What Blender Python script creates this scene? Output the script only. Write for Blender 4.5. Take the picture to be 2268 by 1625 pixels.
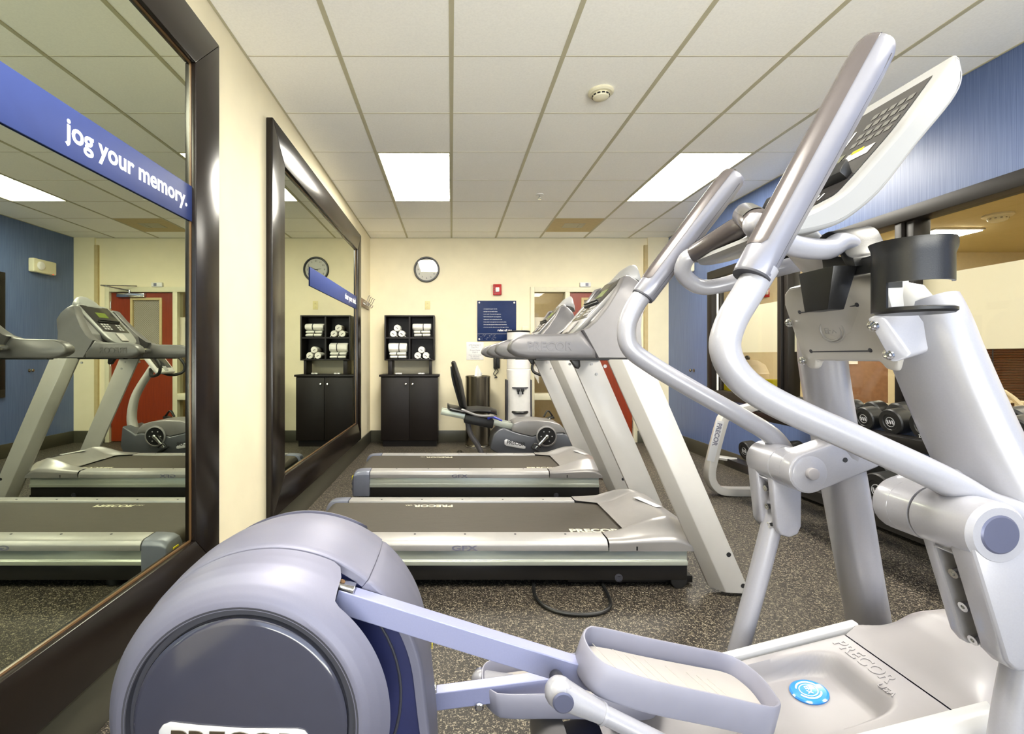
import bpy, bmesh, math, random
from mathutils import Vector, Matrix
random.seed(7)
for o in list(bpy.data.objects): bpy.data.objects.remove(o)
SC = bpy.context.scene
COL = SC.collection
# ------------------------------------------------------------------ camera, world, exposure
CAMH = 1.181                      # eye height above the floor (m)
F = 1055.0                        # focal length in pixels of the 2268 px wide frame
cam_d = bpy.data.cameras.new('camera'); cam = bpy.data.objects.new('camera', cam_d); COL.objects.link(cam)
cam_d.sensor_width = 36.0; cam_d.lens = F / 2268 * 36
cam_d.shift_x = 134 / 2268; cam_d.shift_y = -22.5 / 2268
cam_d.clip_start = 0.05
cam.location = (0, 0, CAMH); cam.rotation_euler = (math.pi / 2, 0, 0)
SC.camera = cam
w = bpy.data.worlds.new('world'); SC.world = w; w.use_nodes = True
w.node_tree.nodes['Background'].inputs[0].default_value = (0.8, 0.85, 1, 1)
w.node_tree.nodes['Background'].inputs[1].default_value = 0.15
SC.view_settings.view_transform = 'Standard'; SC.view_settings.look = 'None'
SC.view_settings.gamma = 1; SC.view_settings.use_curve_mapping = False
SC.view_settings.exposure = 0.7
cy = SC.cycles
cy.max_bounces = 9; cy.diffuse_bounces = 5; cy.glossy_bounces = 5; cy.transmission_bounces = 6
cy.transparent_max_bounces = 10; cy.sample_clamp_indirect = 8; cy.caustics_reflective = False; cy.caustics_refractive = False
cy.use_denoising = True
LAMP = 28.0                       # troffer diffuser radiance
LAMP_BACK = 29.0
def area(name, loc, rot, sx, sy, power, col):
    l = bpy.data.lights.new(name, 'AREA'); l.shape = 'RECTANGLE'; l.size = sx; l.size_y = sy; l.energy = power; l.color = col
    o = bpy.data.objects.new(name, l); COL.objects.link(o); o.location = loc; o.rotation_euler = rot; return o
# daylight through the wide window in the wall behind the viewpoint: sky light coming in level; below it an added fill lamp aimed up to brighten the ceiling
area('sky_light', (0.95, -2.6, 1.9), (math.radians(82), 0, 0), 4.6, 2.6, 85, (0.62, 0.73, 1.0))
area('ceiling_fill', (0.95, -3.1, -0.2), (math.radians(126), 0, 0), 5.0, 2.6, 560, (1.0, 0.97, 0.92))
CEIL = 2.825; XL = -1.125; XR = 2.99; YB = 6.59; YF = -1.6

def A(px, py, Y):
    """point of the room seen at pixel (px,py) of the photograph that stands Y metres into the room"""
    return Vector(((px - 1000) / F * Y, Y, CAMH + (790 - py) / F * Y))
def AX(px, py, Y):
    v = A(px, py, Y); return (v.x, v.z)

# ------------------------------------------------------------------ materials
def lin(c):
    c = c / 255.0
    return c / 12.92 if c <= 0.04045 else ((c + 0.055) / 1.055) ** 2.4
MATS = {}
def mat(name, rgb, rough=0.5, metal=0.0, var=0.05, scale=18.0, bump=0.0, bscale=200.0, spec=0.5, coat=0.0, stretch=None):
    m = bpy.data.materials.new(name); m.use_nodes = True
    nt = m.node_tree; b = nt.nodes['Principled BSDF']
    c = [lin(x) for x in rgb]
    tc = nt.nodes.new('ShaderNodeTexCoord'); no = nt.nodes.new('ShaderNodeTexNoise')
    no.inputs['Scale'].default_value = scale; no.inputs['Detail'].default_value = 3
    src = tc.outputs['Object']
    if stretch:
        mp = nt.nodes.new('ShaderNodeMapping'); mp.inputs['Scale'].default_value = stretch
        nt.links.new(src, mp.inputs['Vector']); src = mp.outputs['Vector']
    nt.links.new(src, no.inputs['Vector'])
    ra = nt.nodes.new('ShaderNodeValToRGB')
    ra.color_ramp.elements[0].position = 0.3; ra.color_ramp.elements[1].position = 0.7
    ra.color_ramp.elements[0].color = [max(0, x * (1 - var)) for x in c] + [1]
    ra.color_ramp.elements[1].color = [min(1, x * (1 + var)) for x in c] + [1]
    nt.links.new(no.outputs['Fac'], ra.inputs['Fac']); nt.links.new(ra.outputs['Color'], b.inputs['Base Color'])
    b.inputs['Roughness'].default_value = rough; b.inputs['Metallic'].default_value = metal
    b.inputs['Specular IOR Level'].default_value = spec
    if coat: b.inputs['Coat Weight'].default_value = coat; b.inputs['Coat Roughness'].default_value = 0.08
    if bump:
        n2 = nt.nodes.new('ShaderNodeTexNoise'); n2.inputs['Scale'].default_value = bscale; n2.inputs['Detail'].default_value = 2
        nt.links.new(src, n2.inputs['Vector'])
        bp = nt.nodes.new('ShaderNodeBump'); bp.inputs['Strength'].default_value = bump; bp.inputs['Distance'].default_value = 0.002
        nt.links.new(n2.outputs['Fac'], bp.inputs['Height']); nt.links.new(bp.outputs['Normal'], b.inputs['Normal'])
    MATS[name] = m; return m
def emit_mat(name, rgb, strength):
    m = mat(name, rgb, 0.5); b = m.node_tree.nodes['Principled BSDF']
    b.inputs['Emission Color'].default_value = [lin(x) for x in rgb] + [1]; b.inputs['Emission Strength'].default_value = strength
    return m

mat('wall_cream', (238, 228, 196), 0.75, var=0.025, scale=6, bump=0.15, bscale=160)
mat('ceiling_tile', (251, 249, 242), 0.9, var=0.03, scale=90, bump=0.25, bscale=260)
mat('ceiling_grid', (186, 180, 152), 0.6, var=0.03)
mat('ceiling_crossbar', (204, 198, 176), 0.7, var=0.03)
mat('panel_beige', (196, 176, 128), 0.7)
mat('base_vinyl', (74, 72, 60), 0.35, var=0.06, scale=10)
mat('dark_wood', (24, 18, 14), 0.24, var=0.12, scale=14, stretch=(1, 1, 6), spec=0.45)
mat('espresso', (22, 16, 13), 0.45, var=0.15, scale=12, stretch=(8, 1, 1), spec=0.3)
mat('mirror_edge', (104, 78, 48), 0.3)
mat('blue_sign', (46, 60, 112), 0.55, var=0.03, spec=0.2)
mat('navy_sign', (20, 40, 86), 0.5, var=0.06, spec=0.25)
mat('white_print', (245, 245, 240), 0.5, var=0.01)
mat('white_plastic', (232, 230, 226), 0.35, var=0.02)
mat('cream_plastic', (226, 219, 190), 0.45, var=0.03)
mat('black_metal', (24, 22, 21), 0.35, var=0.1, bump=0.1)
mat('frame_black', (26, 22, 19), 0.45, var=0.08, spec=0.3)
mat('black_rubber', (26, 26, 26), 0.42, var=0.1, bump=0.12, bscale=300)
mat('black_plastic', (22, 22, 23), 0.38, var=0.08, bump=0.08, bscale=500)
mat('silver_paint', (164, 164, 172), 0.34, 0.25, var=0.02, scale=300, coat=0.2)
mat('silver_light', (160, 160, 168), 0.3, 0.15, var=0.02, scale=300, coat=0.35)
mat('lavender_paint', (142, 146, 180), 0.38, 0.2, var=0.02, scale=300)
mat('rail_white', (206, 206, 208), 0.28, 0.1, var=0.01)
mat('housing_silver', (114, 114, 131), 0.5, 0.3, var=0.015, scale=400)
mat('disc_grey', (60, 61, 74), 0.16, 0.0, var=0.03, coat=0.5)
mat('inner_navy', (36, 41, 82), 0.4, var=0.1)
mat('warm_plastic', (146, 143, 146), 0.42, var=0.015)
mat('pedal_grey', (140, 140, 155), 0.45, var=0.03)
mat('pedal_pad', (176, 171, 168), 0.6, var=0.03, bump=0.1)
mat('grip_grey', (84, 78, 78), 0.24, 0.2, var=0.05)
mat('grip_silver', (136, 136, 146), 0.3, 0.4, var=0.03)
mat('cap_blue_grey', (90, 93, 116), 0.35, 0.3, var=0.03)
mat('chrome', (214, 214, 214), 0.16, 1.0, var=0.02)
mat('steel_brushed', (156, 148, 132), 0.27, 1.0, var=0.1, scale=6, stretch=(60, 60, 1))
mat('tread_upright', (196, 193, 188), 0.36, 0.15, var=0.015)
mat('tread_grey', (114, 112, 114), 0.4, 0.25, var=0.03)
mat('tread_hood', (152, 149, 147), 0.34, 0.35, var=0.03)
mat('tread_rail', (172, 170, 168), 0.38, 0.3, var=0.03)
mat('tread_cap', (118, 122, 136), 0.4, 0.2, var=0.03)
mat('alu_channel', (196, 202, 190), 0.3, 0.55, var=0.04, stretch=(1, 20, 20))
mat('tread_belt', (62, 56, 48), 0.62, var=0.12, scale=26, stretch=(0.6, 6, 1), bump=0.2, bscale=500)
mat('logo_cream', (214, 210, 186), 0.6)
mat('logo_grey', (116, 116, 132), 0.4)
mat('logo_dark', (30, 30, 32), 0.4)
mat('bike_grey', (84, 86, 92), 0.38, 0.2, var=0.03)
mat('bike_light', (140, 138, 138), 0.36, 0.25, var=0.03)
mat('screen_dark', (52, 50, 50), 0.2, var=0.05, coat=0.15)
mat('lcd_grey', (104, 104, 84), 0.15, var=0.05)
emit_mat('lcd_green', (96, 110, 30), 0.12)
mat('key_grey', (178, 178, 180), 0.4)
mat('fire_red', (176, 18, 14), 0.32, var=0.05)
mat('yellow', (226, 212, 20), 0.5, var=0.06)
mat('badge_blue', (40, 132, 222), 0.18, var=0.05, coat=0.6)
mat('blue_lever', (46, 60, 170), 0.35)
mat('door_wood', (134, 48, 14), 0.35, var=0.13, scale=7, stretch=(8, 8, 0.6), coat=0.15)
mat('frame_paint', (222, 216, 186), 0.45, var=0.02)
mat('towel', (240, 238, 230), 0.95, var=0.03, scale=60, bump=0.7, bscale=260)
mat('clock_face', (214, 212, 200), 0.5, var=0.01)
mat('pool_wall', (224, 212, 180), 0.8, var=0.03)
mat('pool_ceiling', (196, 180, 128), 0.85, var=0.03)
mat('pool_floor', (178, 160, 126), 0.5, var=0.08)
mat('blind_wood', (110, 66, 32), 0.5, var=0.12)
mat('pool_wood', (150, 112, 86), 0.5, var=0.1)
mat('chair_white', (238, 226, 200), 0.4, var=0.02)
mat('tissue', (248, 248, 246), 0.9, var=0.02)
mat('console_white', (150, 150, 150), 0.36, var=0.01)
mat('outlet_cream', (222, 209, 150), 0.45)
emit_mat('corridor_lamp', (255, 236, 196), 7.0)
mat('seam', (58, 58, 66), 0.6)
emit_mat('lamp_diffuser', (255, 250, 238), LAMP)
emit_mat('lamp_diffuser_rear', (255, 250, 238), LAMP_BACK)
mat('key_dark', (104, 102, 98), 0.3)
emit_mat('pool_lamp', (255, 246, 226), 38.0)
emit_mat('red_led', (255, 30, 20), 1.5)

def special_mats():
    # blue vinyl wall covering: fine vertical threads, slight sheen
    m = mat('wall_blue', (84, 112, 168), 0.36, var=0.05, scale=5)
    nt = m.node_tree; b = nt.nodes['Principled BSDF']
    tc = nt.nodes.new('ShaderNodeTexCoord'); mp = nt.nodes.new('ShaderNodeMapping'); mp.inputs['Scale'].default_value = (120, 260, 3.0)
    no = nt.nodes.new('ShaderNodeTexNoise'); no.inputs['Scale'].default_value = 1; no.inputs['Detail'].default_value = 4
    nt.links.new(tc.outputs['Object'], mp.inputs['Vector']); nt.links.new(mp.outputs['Vector'], no.inputs['Vector'])
    ra = nt.nodes.new('ShaderNodeValToRGB'); e = ra.color_ramp.elements
    e[0].position = 0.3; e[1].position = 0.72
    e[0].color = (lin(76), lin(95), lin(138), 1); e[1].color = (lin(102), lin(121), lin(164), 1)
    nt.links.new(no.outputs['Fac'], ra.inputs['Fac']); nt.links.new(ra.outputs['Color'], b.inputs['Base Color'])
    bp = nt.nodes.new('ShaderNodeBump'); bp.inputs['Strength'].default_value = 0.12; bp.inputs['Distance'].default_value = 0.001
    nt.links.new(no.outputs['Fac'], bp.inputs['Height']); nt.links.new(bp.outputs['Normal'], b.inputs['Normal'])
    # speckled rubber floor
    m = mat('rubber_floor', (60, 54, 46), 0.55)
    nt = m.node_tree; b = nt.nodes['Principled BSDF']
    tc = nt.nodes.new('ShaderNodeTexCoord')
    no = nt.nodes.new('ShaderNodeTexNoise'); no.inputs['Scale'].default_value = 92; no.inputs['Detail'].default_value = 2.5
    no.inputs['Roughness'].default_value = 0.6; no.inputs['Distortion'].default_value = 1.6
    nt.links.new(tc.outputs['Object'], no.inputs['Vector'])
    ra = nt.nodes.new('ShaderNodeValToRGB'); e = ra.color_ramp.elements
    e[0].position = 0.50; e[0].color = (lin(42), lin(37), lin(32), 1)
    e[1].position = 0.60; e[1].color = (lin(160), lin(152), lin(132), 1)
    x = ra.color_ramp.elements.new(0.56); x.color = (lin(78), lin(70), lin(59), 1)
    nt.links.new(no.outputs['Fac'], ra.inputs['Fac'])
    n3 = nt.nodes.new('ShaderNodeTexNoise'); n3.inputs['Scale'].default_value = 210; n3.inputs['Detail'].default_value = 1
    nt.links.new(tc.outputs['Object'], n3.inputs['Vector'])
    r3 = nt.nodes.new('ShaderNodeValToRGB'); r3.color_ramp.elements[0].position = 0.35; r3.color_ramp.elements[1].position = 0.62
    r3.color_ramp.elements[0].color = (0.45, 0.42, 0.4, 1); r3.color_ramp.elements[1].color = (1, 1, 1, 1)
    nt.links.new(n3.outputs['Fac'], r3.inputs['Fac'])
    mx = nt.nodes.new('ShaderNodeMix'); mx.data_type = 'RGBA'; mx.blend_type = 'MULTIPLY'; mx.inputs['Factor'].default_value = 1
    nt.links.new(ra.outputs['Color'], mx.inputs['A']); nt.links.new(r3.outputs['Color'], mx.inputs['B'])
    nt.links.new(mx.outputs['Result'], b.inputs['Base Color'])
    bp = nt.nodes.new('ShaderNodeBump'); bp.inputs['Strength'].default_value = 0.25; bp.inputs['Distance'].default_value = 0.002
    nt.links.new(no.outputs['Fac'], bp.inputs['Height']); nt.links.new(bp.outputs['Normal'], b.inputs['Normal'])
    # silvered mirror, a little green and dim like old plate glass
    m = bpy.data.materials.new('mirror_glass'); m.use_nodes = True; MATS['mirror_glass'] = m
    nt = m.node_tree; b = nt.nodes['Principled BSDF']
    tc = nt.nodes.new('ShaderNodeTexCoord'); no = nt.nodes.new('ShaderNodeTexNoise'); no.inputs['Scale'].default_value = 3
    ra = nt.nodes.new('ShaderNodeValToRGB')
    ra.color_ramp.elements[0].color = (0.56, 0.60, 0.46, 1); ra.color_ramp.elements[1].color = (0.59, 0.63, 0.49, 1)
    nt.links.new(tc.outputs['Object'], no.inputs['Vector']); nt.links.new(no.outputs['Fac'], ra.inputs['Fac'])
    nt.links.new(ra.outputs['Color'], b.inputs['Base Color'])
    b.inputs['Metallic'].default_value = 1; b.inputs['Roughness'].default_value = 0.0
    # clear glazing
    def glazing(name, tint, refl, haze=0.0, hazecol=(1, 1, 1)):
        m = bpy.data.materials.new(name); m.use_nodes = True; MATS[name] = m
        nt = m.node_tree; nt.nodes.clear()
        out = nt.nodes.new('ShaderNodeOutputMaterial'); tr = nt.nodes.new('ShaderNodeBsdfTransparent'); tr.inputs[0].default_value = (*tint, 1)
        gl = nt.nodes.new('ShaderNodeBsdfGlossy'); gl.inputs['Roughness'].default_value = 0.02
        fr = nt.nodes.new('ShaderNodeFresnel'); fr.inputs[0].default_value = 1.45
        mu = nt.nodes.new('ShaderNodeMath'); mu.operation = 'MULTIPLY'; mu.inputs[1].default_value = refl
        geo = nt.nodes.new('ShaderNodeNewGeometry'); sub = nt.nodes.new('ShaderNodeMath'); sub.operation = 'SUBTRACT'; sub.inputs[0].default_value = 1   # only the outer face of a pane reflects
        nt.links.new(geo.outputs['Backfacing'], sub.inputs[1]); m0 = nt.nodes.new('ShaderNodeMath'); m0.operation = 'MULTIPLY'
        nt.links.new(fr.outputs[0], m0.inputs[0]); nt.links.new(sub.outputs[0], m0.inputs[1]); nt.links.new(m0.outputs[0], mu.inputs[0])
        mx = nt.nodes.new('ShaderNodeMixShader'); nt.links.new(mu.outputs[0], mx.inputs[0])
        last = tr.outputs[0]
        if haze:
            d = nt.nodes.new('ShaderNodeBsdfDiffuse'); d.inputs[0].default_value = (*hazecol, 1)
            t2 = nt.nodes.new('ShaderNodeBsdfTranslucent'); t2.inputs[0].default_value = (*hazecol, 1)
            ad = nt.nodes.new('ShaderNodeMixShader'); ad.inputs[0].default_value = 0.5
            nt.links.new(d.outputs[0], ad.inputs[1]); nt.links.new(t2.outputs[0], ad.inputs[2])
            m2 = nt.nodes.new('ShaderNodeMixShader'); m2.inputs[0].default_value = haze
            nt.links.new(tr.outputs[0], m2.inputs[1]); nt.links.new(ad.outputs[0], m2.inputs[2]); last = m2.outputs[0]
        nt.links.new(last, mx.inputs[1]); nt.links.new(gl.outputs[0], mx.inputs[2]); nt.links.new(mx.outputs[0], out.inputs[0])
    glazing('clear_glass', (0.93, 0.94, 0.92), 1.0)
    glazing('clock_glass', (0.97, 0.97, 0.97), 1.3)
    glazing('frosted_film', (1, 1, 1), 0.3, 0.93, (0.93, 0.89, 0.78))
    glazing('wired_glass', (0.9, 0.9, 0.85), 1.0, 0.35, (0.75, 0.72, 0.6))
special_mats()

# ------------------------------------------------------------------ mesh helpers
def catmull(pts, n=6):
    pts = [Vector(p) for p in pts]
    if len(pts) < 3: return pts
    out = []
    P = [pts[0] * 2 - pts[1]] + pts + [pts[-1] * 2 - pts[-2]]
    for i in range(1, len(P) - 2):
        p0, p1, p2, p3 = P[i - 1], P[i], P[i + 1], P[i + 2]
        for k in range(n):
            t = k / n
            out.append(0.5 * ((2 * p1) + (p2 - p0) * t + (2 * p0 - 5 * p1 + 4 * p2 - p3) * t * t + (3 * p1 - p0 - 3 * p2 + p3) * t ** 3))
    out.append(pts[-1].copy()); return out
def interp(tab, x):
    if x <= tab[0][0]: return tab[0][1]
    for (a, b), (c, d) in zip(tab, tab[1:]):
        if x <= c: return b + (d - b) * (x - a) / (c - a)
    return tab[-1][1]
def smooth(t):
    t = max(0, min(1, t)); return t * t * (3 - 2 * t)
class MB:
    def __init__(s): s.bm = bmesh.new()
    def _merge(s, b, bevel=0, seg=2, ang=30):
        bmesh.ops.remove_doubles(b, verts=b.verts, dist=1e-6)
        bmesh.ops.recalc_face_normals(b, faces=b.faces)
        if bevel:
            ed = [e for e in b.edges if len(e.link_faces) == 2 and e.calc_face_angle(0) > math.radians(ang)]
            if ed: bmesh.ops.bevel(b, geom=ed, offset=bevel, segments=seg, profile=0.5, affect='EDGES', clamp_overlap=True)
        me = bpy.data.meshes.new('tmp'); b.to_mesh(me); b.free(); s.bm.from_mesh(me); bpy.data.meshes.remove(me); return s
    def box(s, x0, x1, y0, y1, z0, z1, bevel=0, seg=2, M=None):
        b = bmesh.new(); v = [b.verts.new(p) for p in ((x0, y0, z0), (x1, y0, z0), (x1, y1, z0), (x0, y1, z0), (x0, y0, z1), (x1, y0, z1), (x1, y1, z1), (x0, y1, z1))]
        for f in ((0, 3, 2, 1), (4, 5, 6, 7), (0, 1, 5, 4), (1, 2, 6, 5), (2, 3, 7, 6), (3, 0, 4, 7)): b.faces.new([v[i] for i in f])
        if M is not None: bmesh.ops.transform(b, matrix=M, verts=b.verts)
        return s._merge(b, bevel, seg)
    def prism(s, pts, y0, y1, bevel=0, seg=2, inset=None, ang=30):
        """(x,z) outline extruded from y0 to y1"""
        b = bmesh.new(); a = [b.verts.new((x, y0, z)) for x, z in pts]; c = [b.verts.new((x, y1, z)) for x, z in pts]
        n = len(pts); b.faces.new(a); b.faces.new(c[::-1])
        for i in range(n): b.faces.new((a[i], c[i], c[(i + 1) % n], a[(i + 1) % n]))
        return s._merge(b, bevel, seg, ang)
    def extrude(s, ring, vec, bevel=0, seg=2, ang=30):
        """closed 3D outline pushed along vec"""
        b = bmesh.new(); vec = Vector(vec); a = [b.verts.new(p) for p in ring]; c = [b.verts.new(Vector(p) + vec) for p in ring]
        n = len(a); b.faces.new(a); b.faces.new(c[::-1])
        for i in range(n): b.faces.new((a[i], c[i], c[(i + 1) % n], a[(i + 1) % n]))
        return s._merge(b, bevel, seg, ang)
    def loft(s, rings, cap=True, closed=True, bevel=0, seg=2):
        b = bmesh.new(); R = [[b.verts.new(p) for p in r] for r in rings]
        for r0, r1 in zip(R, R[1:]):
            n = len(r0)
            for i in range(n if closed else n - 1):
                b.faces.new((r0[i], r0[(i + 1) % n], r1[(i + 1) % n], r1[i]))
        if cap and closed: b.faces.new(R[0][::-1]); b.faces.new(R[-1])
        return s._merge(b, bevel, seg)
    def tube(s, pts, r, seg=16, n=6, cap='round', raw=False, flat=1.0, up=None):
        P = [Vector(p) for p in pts] if raw else catmull(pts, n)
        m = len(P); rad = []
        for i in range(m):
            t = i / (m - 1)
            if isinstance(r, (list, tuple)):
                q = t * (len(r) - 1); k = min(int(q), len(r) - 2); rad.append(r[k] + (r[k + 1] - r[k]) * (q - k))
            else: rad.append(r)
        T = [(P[min(i + 1, m - 1)] - P[max(i - 1, 0)]).normalized() for i in range(m)]
        u = Vector(up) if up else (Vector((0, 0, 1)) if abs(T[0].z) < 0.9 else Vector((0, 1, 0)))
        U = (u - T[0] * u.dot(T[0])).normalized(); rings = []
        def ring(c, U, V, a): return [c + U * (a * math.cos(2 * math.pi * k / seg)) + V * (a * flat * math.sin(2 * math.pi * k / seg)) for k in range(seg)]
        for i in range(m):
            U = (U - T[i] * U.dot(T[i])).normalized(); V = T[i].cross(U)
            if i == 0 and cap == 'round':
                for q in (0.05, 0.4, 0.75, 0.93): rings.append(ring(P[0] - T[0] * rad[0] * math.sqrt(max(0, 1 - q * q)) * 0.6, U, V, rad[0] * q))
            rings.append(ring(P[i], U, V, rad[i]))
            if i == m - 1 and cap == 'round':
                for q in (0.93, 0.75, 0.4, 0.05): rings.append(ring(P[i] + T[i] * rad[i] * math.sqrt(max(0, 1 - q * q)) * 0.6, U, V, rad[i] * q))
        return s.loft(rings, cap=True)
    def cyl(s, p0, p1, r0, r1=None, seg=24, bevel=0):
        r1 = r0 if r1 is None else r1
        p0, p1 = Vector(p0), Vector(p1); t = (p1 - p0).normalized()
        u = t.orthogonal().normalized(); v = t.cross(u)
        rr = lambda c, r: [c + u * (r * math.cos(2 * math.pi * k / seg)) + v * (r * math.sin(2 * math.pi * k / seg)) for k in range(seg)]
        return s.loft([rr(p0, r0), rr(p1, r1)], bevel=bevel)
    def lathe(s, prof, o, axis=(0, 0, 1), seg=32, cap=True, a0=0, a1=2 * math.pi):
        """prof: (radius, height along axis)"""
        o = Vector(o); t = Vector(axis).normalized(); u = t.orthogonal().normalized(); v = t.cross(u)
        rings = [[o + t * h + u * (max(r, 1e-4) * math.cos(2 * math.pi * k / seg)) + v * (max(r, 1e-4) * math.sin(2 * math.pi * k / seg)) for k in range(seg)] for r, h in prof]
        return s.loft(rings, cap=cap)
    def ball(s, c, r, sx=1, sy=1, sz=1, seg=20):
        b = bmesh.new(); bmesh.ops.create_uvsphere(b, u_segments=seg, v_segments=seg // 2, radius=1)
        bmesh.ops.transform(b, matrix=Matrix.Translation(c) @ Matrix.Diagonal((r * sx, r * sy, r * sz, 1)), verts=b.verts)
        return s._merge(b)
    def torus(s, c, R, r, axis=(0, 1, 0), seg=36, a0=0, a1=360, u=None, ry=1.0):
        c = Vector(c); t = Vector(axis).normalized(); u = Vector(u).normalized() if u else t.orthogonal().normalized(); v = t.cross(u)
        full = abs(a1 - a0) >= 360; n = seg
        pts = [c + u * (R * math.cos(math.radians(a0 + (a1 - a0) * k / n))) + v * (R * ry * math.sin(math.radians(a0 + (a1 - a0) * k / n))) for k in range(n + (0 if full else 1))]
        if full: pts = pts + [pts[0]]
        return s.tube(pts, r, seg=8, raw=True, cap='flat' if full else 'round')
    def grid(s, fn, nu, nv):
        b = bmesh.new(); V = [[b.verts.new(fn(i / nu, j / nv)) for j in range(nv + 1)] for i in range(nu + 1)]
        for i in range(nu):
            for j in range(nv): b.faces.new((V[i][j], V[i + 1][j], V[i + 1][j + 1], V[i][j + 1]))
        return s._merge(b)
    def quad(s, *p):
        b = bmesh.new(); b.faces.new([b.verts.new(q) for q in p])
        me = bpy.data.meshes.new('tmp'); b.to_mesh(me); b.free(); s.bm.from_mesh(me); bpy.data.meshes.remove(me); return s
    def text(s, body, o, right, up, size, depth=0.001, bold=0.0, align='LEFT', wide=1.0, shear=0.0, space=1.0, line=1.0):
        cu = bpy.data.curves.new('txt', 'FONT'); cu.body = body; cu.size = size; cu.extrude = depth; cu.offset = bold * size
        cu.align_x = align; cu.shear = shear; cu.space_character = space; cu.space_line = line; cu.resolution_u = 4
        ob = bpy.data.objects.new('txt', cu); COL.objects.link(ob)
        dg = bpy.context.evaluated_depsgraph_get(); me = bpy.data.meshes.new_from_object(ob.evaluated_get(dg))
        bpy.data.objects.remove(ob); bpy.data.curves.remove(cu)
        R = Vector(right).normalized(); U = Vector(up).normalized(); N = R.cross(U)
        Mx = Matrix(((R.x * wide, U.x, N.x, 0), (R.y * wide, U.y, N.y, 0), (R.z * wide, U.z, N.z, 0), (0, 0, 0, 1)))
        me.transform(Matrix.Translation(o) @ Mx); s.bm.from_mesh(me); bpy.data.meshes.remove(me); return s
    def build(s, name, m, parent=None, label=None, ang=28, flat=False):
        me = bpy.data.meshes.new(name)
        o = bpy.data.objects.new(name, me); COL.objects.link(o)
        off = Vector((0, 0, 0))
        if parent is not None:
            o.parent = parent; p = parent
            while p is not None: off += p.location; p = p.parent
        if off.length: bmesh.ops.translate(s.bm, vec=-off, verts=s.bm.verts)
        s.bm.to_mesh(me); s.bm.free()
        if not flat:
            for p in me.polygons: p.use_smooth = True
            me.set_sharp_from_angle(angle=math.radians(ang))
        for mm in (m if isinstance(m, (list, tuple)) else [m]): me.materials.append(MATS[mm])
        if label: o['label'] = label
        return o
def tag(o, label, cat, group=None, kind=None):
    o['label'] = label; o['category'] = cat
    if group: o['group'] = group
    if kind: o['kind'] = kind
    return o
def thing(name, loc, label, cat, group=None):
    o = bpy.data.objects.new(name, None); COL.objects.link(o); o.location = loc; o.empty_display_size = 0.1
    return tag(o, label, cat, group)
def struct(o): o['kind'] = 'structure'; return o
def dup(root, shift, label, parent=None):
    r = root.copy(); COL.objects.link(r); r.parent = parent
    if parent is None: r.location = root.location + Vector(shift); r['label'] = label
    for ch in root.children: dup(ch, None, None, r)
    return r
# ------------------------------------------------------------------ room shell
T = 0.61
MB().box(XL - 0.1, XR + 0.14, YF - 0.1, YB + 0.1, -0.05, 0).build('floor', 'rubber_floor', flat=True)['kind'] = 'structure'
LIGHTS = [(-1, 2), (3, 2), (-1, -4), (3, -4)]      # (column, first row) of each 2x4 troffer
def cell(i, j): return (i * T, (i + 1) * T, 2.604 + j * T, 2.604 + (j + 1) * T)
LC = {(i, j + k) for i, j in LIGHTS for k in (0, 1)}
b = MB(); g = MB(); g2 = MB()
for i in range(-2, 5):
    for j in range(-7, 7):
        x0, x1, y0, y1 = cell(i, j); x0 = max(x0, XL); x1 = min(x1, XR); y0 = max(y0, YF); y1 = min(y1, YB)
        if x1 <= x0 or y1 <= y0 or (i, j) in LC or (i, j) == (2, 5): continue
        b.box(x0 + 0.003, x1 - 0.003, y0 + 0.003, y1 - 0.003, CEIL, CEIL + 0.015)
for i in range(-1, 5): b.box(i * T - 0.012, i * T + 0.012, YF, YB, CEIL - 0.004, CEIL + 0.002)
for j in range(-6, 7):
    y = 2.604 + j * T
    for i in range(-2, 5):
        x0, x1 = max(i * T + 0.012, XL), min((i + 1) * T - 0.012, XR)
        if x1 > x0: b.box(x0, x1, y - 0.004, y + 0.004, CEIL - 0.0015, CEIL + 0.002)
b.box(XL, XL + 0.012, YF, YB, CEIL - 0.004, CEIL + 0.002); b.box(XR - 0.012, XR, YF, YB, CEIL - 0.004, CEIL + 0.002)
b.box(XL, XR, YB - 0.012, YB, CEIL - 0.004, CEIL + 0.002)
b.box(XL - 0.1, XR + 0.1, YF - 0.1, YB + 0.1, CEIL + 0.13, CEIL + 0.16)
c = b.build('ceiling', ['ceiling_tile', 'ceiling_grid', 'ceiling_crossbar'], flat=True); c['kind'] = 'structure'
for p in c.data.polygons:                      # bars get the bar paint, tiles the tile paint
    zs = [c.data.vertices[v].co.z for v in p.vertices]
    if max(zs) <= CEIL + 0.003 and min(zs) < CEIL - 0.003: p.material_index = 1
    elif max(zs) <= CEIL + 0.003 and min(zs) < CEIL - 0.001: p.material_index = 2
def wall(name, m, boxes):
    w_ = MB()
    for q in boxes: w_.box(*q)
    return struct(w_.build(name, m, flat=True))
wall('wall_left', 'wall_cream', [(XL - 0.1, XL, YF - 0.1, YB + 0.1, 0, CEIL + 0.13)])
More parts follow.
